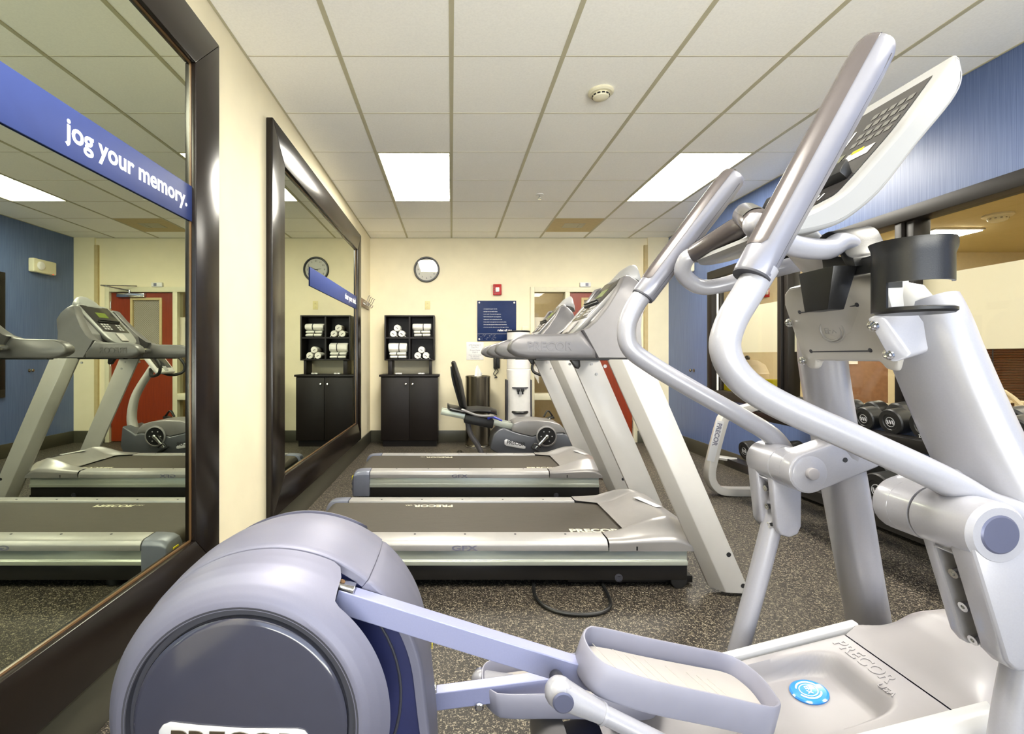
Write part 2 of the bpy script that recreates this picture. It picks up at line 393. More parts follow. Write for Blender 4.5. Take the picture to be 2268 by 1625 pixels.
# door set in the back wall: sidelight + door, frame outside x 1.095..2.56, top 2.137
DX0, DX1, DZ = 1.10, 2.56, 2.135
wall('wall_back', 'wall_cream', [(XL, DX0, YB, YB + 0.12, 0, CEIL + 0.13), (DX1, XR, YB, YB + 0.12, 0, CEIL + 0.13), (DX0, DX1, YB, YB + 0.12, DZ, CEIL + 0.13)])
WY0, WY1, WZ0, WZ1 = 0.30, 5.505, CAMH - 0.43, CAMH + 0.96
wall('wall_right', 'wall_blue', [(XR, XR + 0.14, WY1, YB + 0.12, 0, CEIL + 0.13), (XR, XR + 0.14, YF - 0.1, WY0, 0, CEIL + 0.13),
                                 (XR, XR + 0.14, WY0, WY1, 0, WZ0), (XR, XR + 0.14, WY0, WY1, WZ1, CEIL + 0.13)])
wall('wall_front', 'wall_blue', [(XL - 0.1, -0.9, YF - 0.1, YF, 0, CEIL + 0.13), (2.8, XR + 0.14, YF - 0.1, YF, 0, CEIL + 0.13), (-0.9, 2.8, YF - 0.1, YF, 0, 0.3), (-0.9, 2.8, YF - 0.1, YF, 2.6, CEIL + 0.13)])
b = MB()
for q in ((-0.9, -0.84, 0.3, 2.6), (2.74, 2.8, 0.3, 2.6), (0.92, 0.98, 0.36, 2.54), (-0.84, 2.74, 0.3, 0.36), (-0.84, 2.74, 2.54, 2.6)): b.box(q[0], q[1], YF - 0.09, YF + 0.01, q[2], q[3], bevel=0.003)
w3 = struct(b.build('window_3', 'frame_paint'))
for q in ((-0.84, 0.92), (0.98, 2.74)): MB().box(q[0], q[1], YF - 0.05, YF - 0.044, 0.36, 2.54).build('pane', 'clear_glass', w3, flat=True)
# painted corner chase at the right end of the back wall
struct(MB().box(2.655, 2.705, YB - 0.035, YB, 0, 2.72).build('trim_corner', 'panel_beige'))
struct(MB().box(2.705, XR, YB - 0.03, YB, 0, CEIL).build('trim_return', 'wall_cream', flat=True))
def base(name, *q):
    b = MB().box(*q, bevel=0.004); struct(b.build(name, 'base_vinyl'))
base('baseboard_left', XL, XL + 0.012, YF, YB, 0, 0.165)
b = MB(); b.box(XL + 0.012, DX0, YB - 0.012, YB, 0, 0.165, bevel=0.004); b.box(DX1, XR, YB - 0.042, YB - 0.03, 0, 0.165, bevel=0.004); struct(b.build('baseboard_back', 'base_vinyl'))
base('baseboard_right', XR - 0.012, XR, YF, YB, 0, 0.165)
base('baseboard_front', XL, XR, YF, YF + 0.012, 0, 0.165)

# ------------------------------------------------------------------ ceiling fixtures
LBL = ['lit recessed ceiling light nearest the left wall and its mirrors', 'lit recessed ceiling light above the blue wall side, behind the tall grips',
       'lit recessed ceiling light behind the viewpoint on the mirror side', 'lit recessed ceiling light behind the viewpoint on the blue wall side']
for (i, j), lb in zip(LIGHTS, LBL):
    x0, x1 = i * T, (i + 1) * T; y0, y1 = 2.604 + j * T, 2.604 + (j + 2) * T
    t = thing('ceiling_light', ((x0 + x1) / 2, (y0 + y1) / 2, CEIL), lb, 'light', 'recessed ceiling lights')
    f = MB(); e = 0.014
    for q in ((x0 + 0.004, x0 + 0.02, y0 + 0.004, y1 - 0.004), (x1 - 0.02, x1 - 0.004, y0 + 0.004, y1 - 0.004), (x0 + 0.02, x1 - 0.02, y0 + 0.004, y0 + 0.02), (x0 + 0.02, x1 - 0.02, y1 - 0.02, y1 - 0.004)):
        f.box(*q, CEIL - 0.003, CEIL + 0.03)
    f.box(x0 + 0.004, x1 - 0.004, y0 + 0.004, y1 - 0.004, CEIL + 0.05, CEIL + 0.1)
    f.build('housing', 'ceiling_grid', t)
    MB().box(x0 + 0.02, x1 - 0.02, y0 + 0.02, y1 - 0.02, CEIL + 0.016, CEIL + 0.022).build('diffuser', 'lamp_diffuser' if y0 > 2 else 'lamp_diffuser_rear', t, flat=True)
x0, x1, y0, y1 = cell(2, 5)
t = thing('access_panel', ((x0 + x1) / 2, (y0 + y1) / 2, CEIL), 'beige ceiling access panel in the grid near the back wall', 'ceiling panel')
MB().box(x0 + 0.004, x1 - 0.004, y0 + 0.004, y1 - 0.004, CEIL - 0.002, CEIL + 0.012).build('panel', 'panel_beige', t)
b = MB(); xm, ym = (x0 + x1) / 2, (y0 + y1) / 2
b.box(xm - 0.13, xm + 0.13, ym - 0.1, ym + 0.1, CEIL - 0.006, CEIL, bevel=0.002); b.box(xm + 0.06, xm + 0.075, ym - 0.08, ym + 0.08, CEIL - 0.01, CEIL - 0.004)
b.build('register', 'ceiling_grid', t)
def smoke(x, y, z, label, k=1.0):
    t = thing('smoke_detector', (x, y, z), label, 'smoke detector')
    MB().lathe([(0.0, 0), (0.075 * k, 0), (0.078 * k, -0.012 * k), (0.068 * k, -0.02 * k), (0, -0.02 * k)], (x, y, z)).build('base_plate', 'cream_plastic', t)
    MB().lathe([(0.05 * k, -0.018 * k), (0.052 * k, -0.03 * k), (0.046 * k, -0.042 * k), (0.03 * k, -0.05 * k), (0.0, -0.053 * k)], (x, y, z)).build('sensor_head', 'cream_plastic', t)
    for q in range(12):
        v = MB(); a = q * math.pi / 6; c = Vector((x + 0.05 * k * math.cos(a), y + 0.05 * k * math.sin(a), z - 0.031 * k))
        v.box(-0.003, 0.003, -0.009, 0.009, -0.004, 0.004, M=Matrix.Translation(c) @ Matrix.Rotation(a, 4, 'Z')).build('vent_slot', 'black_plastic', t)
smoke(0.925, 2.95, CEIL, 'cream round smoke detector on the gym ceiling tiles')
t = thing('sprinkler', (0.89, 4.82, CEIL), 'small chrome fire sprinkler head on a white ceiling disc', 'sprinkler')
MB().lathe([(0.0, 0), (0.04, 0), (0.038, -0.006), (0.012, -0.009), (0, -0.009)], (0.89, 4.82, CEIL)).build('escutcheon', 'white_plastic', t)
b = MB(); b.cyl((0.89, 4.82, CEIL - 0.009), (0.89, 4.82, CEIL - 0.035), 0.007); b.cyl((0.89, 4.82, CEIL - 0.05), (0.89, 4.82, CEIL - 0.053), 0.017)
for s in (-1, 1): b.tube([(0.89 + s * 0.007, 4.82, CEIL - 0.03), (0.89 + s * 0.014, 4.82, CEIL - 0.04), (0.89 + s * 0.004, 4.82, CEIL - 0.051)], 0.0025, seg=8)
b.build('sprinkler_head', 'chrome', t)

# ------------------------------------------------------------------ framed wall mirrors and their banners
def framed_mirror(y0, y1, z0, z1, fw, label):
    t = thing('wall_mirror', (XL, (y0 + y1) / 2, z0), label, 'mirror', 'framed wall mirrors')
    xf = XL + 0.042; xg = XL + 0.018
    def bar(name, pts):
        # each mitred side of the frame, with a small inner lip
        b = MB(); b.extrude([(XL + 0.001, y, z) for y, z in pts], (xf - XL - 0.001, 0, 0), bevel=0.004)
        b.build(name, 'dark_wood', t)
    g_ = 0.0006
    bar('frame_side', [(y0, z0 + g_), (y0, z1 - g_), (y0 + fw, z1 - fw), (y0 + fw, z0 + fw)])
    bar('frame_side', [(y1, z0 + g_), (y1, z1 - g_), (y1 - fw, z1 - fw), (y1 - fw, z0 + fw)])
    bar('frame_top', [(y0 + g_, z1), (y1 - g_, z1), (y1 - fw - g_, z1 - fw), (y0 + fw + g_, z1 - fw)])
    bar('frame_bottom', [(y0 + g_, z0), (y1 - g_, z0), (y1 - fw - g_, z0 + fw), (y0 + fw + g_, z0 + fw)])
    MB().box(xg - 0.006, xg, y0 + fw - 0.01, y1 - fw + 0.01, z0 + fw - 0.01, z1 - fw + 0.01).build('glass', 'mirror_glass', t, flat=True)
    e = MB(); w_ = 0.006
    e.box(xg, xg + 0.004, y0 + fw, y1 - fw, z0 + fw, z0 + fw + w_); e.box(xg, xg + 0.004, y0 + fw, y0 + fw + w_, z0 + fw, z1 - fw)
    e.box(xg, xg + 0.004, y1 - fw - w_, y1 - fw, z0 + fw, z1 - fw); e.box(xg, xg + 0.004, y0 + fw, y1 - fw, z1 - fw - w_, z1 - fw)
    e.build('inner_bead', 'mirror_edge', t)
    return t, xg
MZ0, MZ1 = 0.195, CAMH + 1.452
framed_mirror(0.10, 2.225, MZ0, MZ1, 0.205, 'nearest dark-framed wall mirror, carrying the jog banner')
framed_mirror(2.885, 5.72, MZ0, MZ1, 0.215, 'farther dark-framed wall mirror, carrying the banner about the mind')
def banner(y0, y1, z0, z1, text, ty, size, label):
    xg = XL + 0.018
    t = thing('mirror_banner', (xg, (y0 + y1) / 2, (z0 + z1) / 2), label, 'sign')
    MB().box(xg + 0.001, xg + 0.0065, y0, y1, z0, z1, bevel=0.0008).build('panel', 'blue_sign', t)
    MB().text(text, (xg + 0.0068, ty, z0 + (z1 - z0) * 0.36), (0, 1, 0), (0, 0, 1), size, 0.0004, bold=0.022, align='RIGHT').build('lettering', 'white_print', t)
banner(0.31, 2.045, CAMH + 0.573, CAMH + 0.722, 'jog your memory.', 1.985, 0.086, 'long blue banner lettered jog your memory on the nearest mirror')
banner(3.71, 5.53, CAMH + 0.553, CAMH + 0.70, 'clear your mind.', 5.49, 0.086, 'blue banner lettered clear your mind on the farther mirror')
# coat hooks on the left wall beyond the mirrors
t = thing('coat_rack', (XL, 6.2, 1.8), 'wooden wall rail with metal coat hooks beyond the farther mirror', 'coat rack')
MB().box(XL, XL + 0.018, 5.88, 6.42, CAMH + 0.63, CAMH + 0.73, bevel=0.004).build('rail', 'mirror_edge', t)
for k in range(4):
    y = 5.96 + k * 0.13; z = CAMH + 0.68; x = XL + 0.018
    h = MB(); h.cyl((x, y, z), (x + 0.005, y, z), 0.016)
    h.tube([(x, y, z + 0.005), (x + 0.045, y, z + 0.02), (x + 0.07, y, z + 0.075), (x + 0.085, y, z + 0.085)], 0.005, seg=8)
    h.tube([(x, y, z - 0.005), (x + 0.035, y, z - 0.03), (x + 0.055, y, z - 0.012), (x + 0.06, y, z + 0.004)], 0.005, seg=8)
    h.build('hook', 'chrome', t)

# ------------------------------------------------------------------ things on the back wall
def BW(px, py): v = A(px, py, YB); return v.x, v.z
cx, cz = BW(945, 597)
t = thing('wall_clock', (cx, YB, cz), 'round black-rimmed wall clock above the towel shelf', 'clock')
MB().lathe([(0.155, 0), (0.176, 0), (0.178, 0.02), (0.170, 0.036), (0.158, 0.036), (0.152, 0.022), (0.150, 0.0)], (cx, YB, cz), (0, -1, 0), seg=48, cap=False).build('rim', 'black_plastic', t)
MB().lathe([(0.0, 0.0), (0.154, 0.0), (0.154, 0.008), (0, 0.008)], (cx, YB, cz), (0, -1, 0), seg=48).build('dial', 'clock_face', t)
for k in range(1, 13):
    a = math.pi / 2 - k * math.pi / 6
    MB().text(str(k), (cx + 0.118 * math.cos(a), YB - 0.009, cz + 0.118 * math.sin(a) - 0.012), (1, 0, 0), (0, 0, 1), 0.036, 0.0003, align='CENTER').build('numeral', 'logo_dark', t)
def hand(ang, L, w_, name):
    a = math.radians(90 - ang); u = Vector((math.cos(a), 0, math.sin(a))); v = Vector((-math.sin(a), 0, math.cos(a))); c = Vector((cx, YB - 0.014, cz))
    MB().extrude([c - u * 0.03 - v * w_, c + u * L - v * w_ * 0.5, c + u * L + v * w_ * 0.5, c - u * 0.03 + v * w_], (0, -0.002, 0)).build(name, 'logo_dark', t)
hand(277, 0.07, 0.005, 'hour_hand'); hand(68, 0.12, 0.0035, 'minute_hand')
MB().lathe([(0, 0.026), (0.158, 0.026), (0.158, 0.028), (0, 0.028)], (cx, YB, cz), (0, -1, 0), seg=48).build('lens', 'clock_glass', t, flat=True)
def outlet(x, y, z, label):
    t = thing('wall_outlet', (x, y, z), label, 'outlet')
    MB().box(x - 0.036, x + 0.036, y - 0.006, y, z - 0.058, z + 0.058, bevel=0.003).build('cover_plate', 'outlet_cream', t)
    for s in (-1, 1):
        b = MB().box(x - 0.017, x + 0.017, y - 0.009, y - 0.005, z + s * 0.024 - 0.014, z + s * 0.024 + 0.014, bevel=0.004); r = b.build('socket', 'outlet_cream', t)
        h = MB()
        for q in (-0.006, 0.006): h.box(x + q - 0.001, x + q + 0.001, y - 0.0095, y - 0.0085, z + s * 0.024 - 0.004, z + s * 0.024 + 0.006)
        h.build('slots', 'logo_dark', r)
x, z = BW(947, 676); outlet(x, YB, z, 'cream electrical outlet on the back wall between clock and towel shelf')
# fire alarm strobes
def alarm(x, y, z, label):
    t = thing('fire_alarm', (x, y, z), label, 'fire alarm')
    b = MB().box(x - 0.058, x + 0.058, y - 0.045, y, z - 0.075, z + 0.075, bevel=0.01, seg=3); b.build('body', 'fire_red', t)
    MB().box(x - 0.026, x + 0.026, y - 0.062, y - 0.044, z - 0.035, z + 0.03, bevel=0.008).build('strobe', 'white_plastic', t)
    b = MB()
    for k in range(4): b.box(x - 0.05, x - 0.034, y - 0.047, y - 0.044, z - 0.05 + k * 0.03, z - 0.04 + k * 0.03)
    b.build('sounder_slots', 'seam', t)
x, z = BW(1101, 642); alarm(x, YB, z, 'red fire alarm strobe on the cream wall above the navy rules sign')
# rules sign
x0, z1 = BW(1057, 666); x1, z0 = BW(1143, 755)
t = thing('rules_sign', ((x0 + x1) / 2, YB, z0), 'navy rules of use sign on the back wall', 'sign')
MB().box(x0, x1, YB - 0.014, YB - 0.006, z0, z1, bevel=0.001).build('board', 'navy_sign', t)
sg = MB()
rules = ['use equipment at your own risk.', 'improper use can result in injury.', 'no one under 16 may use this equipment.', 'follow all directions for use of equipment.',
         'equipment for use by registered guests only.', 'fitness center is not supervised. do not exercise alone.', "do not use this equipment without doctor's permission.", 'do not over exercise. discontinue use at first signs of illness.']
for k, r in enumerate(rules): sg.text('- ' + r, (x0 + 0.08, YB - 0.0145, z1 - 0.118 - k * 0.036), (1, 0, 0), (0, 0, 1), 0.0142, 0.0003, bold=0.012)
sg.text('rules of use', (x1 - 0.06, YB - 0.0145, z0 + 0.135), (1, 0, 0), (0, 0, 1), 0.042, 0.0003, bold=0.025, align='RIGHT')
sg.build('lettering', 'white_print', t)
b = MB().box(x0 + 0.002, x1 - 0.002, YB - 0.0146, YB - 0.0138, z0 + 0.098, z0 + 0.101)
random.seed(4)
for k in range(90):
    xx = x0 + 0.01 + random.random() * 0.24; zz = z0 + 0.012 + random.random() * 0.078
    b.box(xx, xx + 0.004 + random.random() * 0.012, YB - 0.0146, YB - 0.0138, zz, zz + 0.0015)
b.build('grey_texture_band', 'key_grey', t)
for sx in (x0 + 0.027, x1 - 0.027):
    for sz in (z0 + 0.027, z1 - 0.027): MB().cyl((sx, YB, sz), (sx, YB - 0.02, sz), 0.0125, seg=20, bevel=0.002).build('standoff', 'white_plastic', t)
x0, z1 = BW(1033, 757); x1, z0 = BW(1071, 797)
t = thing('emergency_notice', ((x0 + x1) / 2, YB, z0), 'small white emergency telephone notice below the navy sign', 'sign')
MB().box(x0, x1, YB - 0.006, YB, z0, z1, bevel=0.001).build('plate', 'white_plastic', t)
b = MB(); xm = (x0 + x1) / 2
for s_, q, zz in (('EMERGENCY', 0.03, 0.055), ('Dial 911', 0.03, 0.085), ('Front Desk', 0.03, 0.125), ('Dial 0', 0.03, 0.153), ('Guest rooms cannot', 0.021, 0.187), ('be called from', 0.021, 0.209), ('this telephone', 0.021, 0.231)):
    b.text(s_, (xm, YB - 0.0062, z1 - zz), (1, 0, 0), (0, 0, 1), q, 0.0002, align='CENTER')
b.build('lettering', 'logo_grey', t)
# wall phone
x, z = BW(1099, 806)
t = thing('wall_phone', (x, YB, z), 'black wall telephone with a curled cord, under the treadmill handrails', 'telephone')
MB().box(x - 0.04, x + 0.045, YB - 0.05, YB, z - 0.06, z + 0.14, bevel=0.008).build('base', 'black_plastic', t)
b = MB().tube([(x - 0.005, YB - 0.06, z - 0.055), (x - 0.012, YB - 0.075, z + 0.02), (x - 0.005, YB - 0.06, z + 0.13)], [0.02, 0.014, 0.02], seg=12); b.build('handset', 'black_rubber', t)
pts = [(x - 0.035 + 0.014 * math.sin(k * 0.9), YB - 0.03 + 0.012 * math.cos(k * 0.9), z - 0.05 - 0.14 * math.sin(k / 26 * math.pi)) if True else None for k in range(27)]
pts = [(p[0] + 0.05 * k / 26, p[1], p[2]) for k, p in enumerate(pts)]
MB().tube(pts, 0.0045, seg=8, n=4).build('cord', 'black_rubber', t)
x, z = BW(1163, 728); t = MB().box(x - 0.045, x + 0.045, YB - 0.025, YB, z - 0.035, z + 0.035, bevel=0.005).build('thermostat', 'cream_plastic')
tag(t, 'small cream thermostat on the wall left of the sidelight', 'thermostat')
x, z = BW(1295, 631); t = thing('door_sensor', (x, YB, z), 'small white sensor box mounted above the door frame', 'sensor')
MB().box(x - 0.075, x + 0.075, YB - 0.04, YB, z - 0.03, z + 0.03, bevel=0.006).build('case', 'white_plastic', t)
MB().box(x + 0.0, x + 0.04, YB - 0.042, YB - 0.039, z - 0.02, z + 0.02).build('lens', 'logo_grey', t)

# ------------------------------------------------------------------ door, sidelight, corridor beyond
fr = MB(); y0, y1 = YB - 0.02, YB + 0.13; SX = 1.60   # mullion between sidelight and door
fr.box(DX0 - 0.012, DX0 + 0.045, y0, y1, 0, DZ + 0.012, bevel=0.003); fr.box(DX1 - 0.05, DX1 + 0.012, y0, y1, 0, DZ + 0.012, bevel=0.003)
fr.box(DX0 + 0.045, DX1 - 0.05, y0, y1, DZ - 0.06, DZ + 0.012, bevel=0.003); fr.box(SX - 0.03, SX + 0.035, y0, y1, 0, DZ - 0.06, bevel=0.003)
zr = CAMH - 0.555; fr.box(DX0 + 0.045, SX - 0.03, y0, y1, zr - 0.04, zr + 0.05, bevel=0.003); fr.box(DX0 + 0.045, SX - 0.03, y0, y1, 0, 0.1, bevel=0.003)
f = fr.build('trim_door', 'frame_paint'); struct(f)
b = MB(); b.box(DX0 + 0.045, SX - 0.03, YB + 0.05, YB + 0.056, zr + 0.05, DZ - 0.06); b.box(DX0 + 0.045, SX - 0.03, YB + 0.05, YB + 0.056, 0.1, zr - 0.04)
w2 = struct(b.build('window_2', 'clear_glass', flat=True))
b = MB().box(DX0 + 0.045, SX - 0.03, YB + 0.045, YB + 0.049, CAMH + 0.05, CAMH + 0.55); b.build('film', 'frosted_film', w2, flat=True)
d0, d1 = SX + 0.04, DX1 - 0.055; v0, v1, vz0, vz1 = 1.80, 2.24, CAMH - 0.04, CAMH + 0.82
b = MB(); yl0, yl1 = YB + 0.02, YB + 0.065
b.box(d0, v0, yl0, yl1, 0.01, DZ - 0.065); b.box(v1, d1, yl0, yl1, 0.01, DZ - 0.065); b.box(v0, v1, yl0, yl1, 0.01, vz0); b.box(v0, v1, yl0, yl1, vz1, DZ - 0.065)
d = struct(b.build('door_1', 'door_wood', flat=True))
b = MB()
for q in ((v0, v0 + 0.035, vz0, vz1), (v1 - 0.035, v1, vz0, vz1), (v0 + 0.035, v1 - 0.035, vz0, vz0 + 0.035), (v0 + 0.035, v1 - 0.035, vz1 - 0.035, vz1)): b.box(q[0], q[1], yl0 - 0.012, yl1 + 0.012, q[2], q[3], bevel=0.002)
b.build('vision_frame', 'panel_beige', d)
MB().box(v0 + 0.03, v1 - 0.03, YB + 0.04, YB + 0.046, vz0 + 0.03, vz1 - 0.03).build('vision_glass', 'wired_glass', d, flat=True)
b = MB()
for k in range(-20, 60):
    for s in (-1, 1):
        # diagonal wires clipped to the lite
        xa, za, L = v0 + 0.035, vz0 + 0.035 + k * 0.03, v1 - v0 - 0.07
        zb = za + s * L; lo, hi = vz0 + 0.035, vz1 - 0.035
        t0, t1 = 0.0, 1.0
        if zb != za:
            ta, tb = (lo - za) / (zb - za), (hi - za) / (zb - za); t0, t1 = max(0, min(ta, tb)), min(1, max(ta, tb))
        if t1 - t0 > 0.02: b.cyl((xa + L * t0, YB + 0.039, za + (zb - za) * t0), (xa + L * t1, YB + 0.039, za + (zb - za) * t1), 0.0016, seg=4)
b.build('wire_mesh', 'key_grey', d)
t = MB().box(2.02, 2.40, YB - 0.035, YB + 0.02, DZ - 0.13, DZ - 0.075, bevel=0.004).build('closer_body', 'chrome', d)
b = MB(); b.tube([(2.22, YB - 0.03, DZ - 0.07), (2.22, YB - 0.03, DZ - 0.04)], 0.012, raw=True, seg=10); b.tube([(2.22, YB - 0.03, DZ - 0.04), (2.46, YB - 0.24, DZ + 0.0)], 0.01, raw=True, seg=8); b.tube([(2.46, YB - 0.24, DZ), (2.12, YB - 0.03, DZ + 0.02)], 0.008, raw=True, seg=8)
b.build('closer_arm', 'chrome', d)
b = MB(); b.cyl((1.70, YB + 0.02, 1.0), (1.70, YB - 0.03, 1.0), 0.02); b.tube([(1.70, YB - 0.03, 1.0), (1.81, YB - 0.035, 1.0)], 0.009, raw=True, seg=10); b.build('lever_handle', 'chrome', d)
for z in (0.25, 1.1, 1.9): MB().cyl((d1 + 0.005, YB + 0.012, z - 0.05), (d1 + 0.005, YB + 0.012, z + 0.05), 0.009, seg=10).build('hinge', 'chrome', d)
# corridor
cor = MB(); cor.box(0.3, 3.1, 8.6, 8.7, 0, 2.6); cor.box(0.2, 0.3, YB + 0.12, 8.7, 0, 2.6); cor.box(3.1, 3.13, YB + 0.13, 8.7, 0, 2.6)
struct(cor.build('wall_corridor', 'pool_wall', flat=True))
struct(MB().box(0.2, 3.13, YB + 0.12, 8.7, 2.6, 2.65).build('ceiling_corridor', 'pool_ceiling', flat=True))
struct(MB().box(0.2, 3.13, YB + 0.12, 8.7, -0.05, 0).build('floor_corridor', 'pool_floor', flat=True))
t = thing('corridor_light', (1.5, 7.9, 2.6), 'lit ceiling light in the corridor behind the glass sidelight', 'light')
MB().box(1.32, 1.72, 7.5, 8.1, 2.575, 2.585).build('diffuser', 'corridor_lamp', t, flat=True)
MB().box(1.3, 1.74, 7.48, 8.12, 2.585, 2.60, bevel=0.003).build('housing', 'white_plastic', t)

# ------------------------------------------------------------------ interior window in the blue wall
posts = [WY1, 4.36, 3.205, 2.05, 0.95]
fb = MB(); xa, xb = XR - 0.022, XR + 0.12
fb.box(xa, xb, WY0 - 0.03, WY1 + 0.03, WZ1 - 0.07, WZ1 + 0.02, bevel=0.004); fb.box(xa, xb, WY0 - 0.03, WY1 + 0.03, WZ0 - 0.04, WZ0 + 0.05, bevel=0.004)
fb.box(xa, xb, WY1 - 0.07, WY1 + 0.03, WZ0 + 0.05, WZ1 - 0.07, bevel=0.004); fb.box(xa, xb, WY0 - 0.03, WY0 + 0.06, WZ0 + 0.05, WZ1 - 0.07, bevel=0.004)
for y in posts[1:]:
    fb.box(xa + 0.012, xb, y - 0.05, y, WZ0 + 0.05, WZ1 - 0.07, bevel=0.004); fb.box(xa + 0.03, xb, y - 0.115, y - 0.062, WZ0 + 0.05, WZ1 - 0.07, bevel=0.004)
win = struct(fb.build('window_1', 'frame_black'))
sm = MB()
for y in posts[1:] + [WY1 - 0.02]: sm.box(XR + 0.035, XR + 0.05, y - 0.062, y - 0.05, WZ0 + 0.05, WZ1 - 0.07)  # white strips stand in for light showing through the gaps between posts
sm.build('gap_light_strip', 'white_print', win)
edges = [WY0 + 0.06] + sum([[y - 0.115, y] for y in posts[:0:-1]], []) + [WY1 - 0.07]
for k in range(0, len(edges), 2):
    ya, yb = edges[k], edges[k + 1]
    MB().box(XR + 0.06, XR + 0.066, ya, yb, WZ0 + 0.05, WZ1 - 0.07).build('pane', 'clear_glass', win, flat=True)
    MB().box(XR + 0.068, XR + 0.071, ya, yb, CAMH + 0.045, CAMH + 0.52).build('film', 'frosted_film', win, flat=True)
# small things on the blue wall
t = thing('coat_peg', (XR, 5.87, CAMH - 0.167), 'small brass coat peg on the blue wall left of the window', 'coat peg')
b = MB().lathe([(0.02, 0), (0.02, 0.006), (0.008, 0.01), (0.007, 0.03), (0.017, 0.038), (0.02, 0.05), (0.012, 0.058), (0, 0.06)], (XR, 5.87, CAMH - 0.167), (-1, 0, 0), seg=18); b.build('peg', 'steel_brushed', t)
t = thing('emergency_light', (XR, 6.02, CAMH + 1.13), 'cream emergency light box high on the blue wall near the back corner', 'emergency light')
MB().box(XR - 0.075, XR, 5.85, 6.19, CAMH + 1.05, CAMH + 1.22, bevel=0.015, seg=3).build('case', 'cream_plastic', t)
MB().lathe([(0.055, 0), (0.055, 0.01), (0.04, 0.02), (0, 0.024)], (XR - 0.075, 5.95, CAMH + 1.135), (-1, 0, 0), seg=20).build('lamp_lens', 'white_plastic', t)
MB().box(XR - 0.078, XR - 0.07, 6.13, 6.14, CAMH + 1.052, CAMH + 1.062).build('indicator', 'red_led', t)

# ------------------------------------------------------------------ pool room beyond the window
PX0, PX1, PY0, PY1 = XR + 0.14, 9.3, -1.2, 7.5
struct(MB().box(PX0, PX1, PY0, PY1, -0.05, 0).build('floor_pool', 'pool_floor', flat=True))
struct(MB().box(PX0, PX1, PY0, PY1, CEIL, CEIL + 0.05).build('ceiling_pool', 'pool_ceiling', flat=True))
b = MB(); b.box(PX0, PX1 + 0.1, PY1, PY1 + 0.1, 0, CEIL); b.box(PX1, PX1 + 0.1, PY0, PY1, 0, CEIL); b.box(PX0, PX1 + 0.1, PY0 - 0.1, PY0, 0, CEIL); b.box(3.13, PX0, YB + 0.12, PY1 + 0.1, 0, CEIL)
struct(b.build('wall_pool', 'pool_wall', flat=True))
for (x, y), lb in zip(((5.2, 3.2), (6.5, 6.4), (4.6, 0.6)), ('lit square ceiling light in the pool room, middle of three', 'lit square ceiling light in the pool room nearest its back wall', 'lit square ceiling light in the pool room, beyond the right picture edge')):
    t = thing('pool_room_light', (x, y, CEIL), lb, 'light', 'pool room ceiling lights')
    MB().box(x - 0.3, x + 0.3, y - 0.3, y + 0.3, CEIL - 0.03, CEIL - 0.02).build('diffuser', 'pool_lamp', t, flat=True)
    MB().box(x - 0.32, x + 0.32, y - 0.32, y + 0.32, CEIL - 0.02, CEIL, bevel=0.004).build('housing', 'white_plastic', t)
v = A(2210, 478, 5.5); smoke(v.x, v.y, CEIL, 'cream smoke detector on the tan pool room ceiling behind the glass', 1.7)
v = A(1693, 648, PY1); alarm(v.x, PY1, v.z, 'red fire alarm on the pool room wall behind the window glass')
# wood door / notice and blinds on the far pool wall
v0 = A(1868, 790, PY1); v1 = A(1962, 1000, PY1)
d = struct(MB().box(v0.x, v1.x, PY1 - 0.04, PY1, 0, 2.1, bevel=0.005).build('door_2', 'pool_wood'))
va, vb = A(1862, 772, PY1), A(1894, 806, PY1)
t = MB().box(va.x, vb.x, PY1 - 0.05, PY1 - 0.042, vb.z, va.z).build('notice_sheet', 'white_print'); tag(t, 'white paper notice on the wooden pool room door', 'notice')
v0 = A(2152, 768, PY1)
t = thing('wood_blind', (8.7, PY1, 1.0), 'brown wooden slat blind on the far pool room wall', 'blind')
b = MB()
for k in range(26): b.box(-0.52, 0.52, -0.02, 0.02, -0.0015, 0.0015, M=Matrix.Translation((v0.x + 0.52, PY1 - 0.04, v0.z - 0.02 - k * 0.04)) @ Matrix.Rotation(math.radians(58), 4, 'X'))
b.build('slats', 'blind_wood', t)
MB().box(v0.x, v0.x + 1.04, PY1 - 0.07, PY1 - 0.01, v0.z, v0.z + 0.06, bevel=0.004).build('head_rail', 'blind_wood', t)
for q in (0.25, 0.79): MB().box(v0.x + q, v0.x + q + 0.02, PY1 - 0.066, PY1 - 0.063, v0.z - 1.02, v0.z).build('tape', 'seam', t)
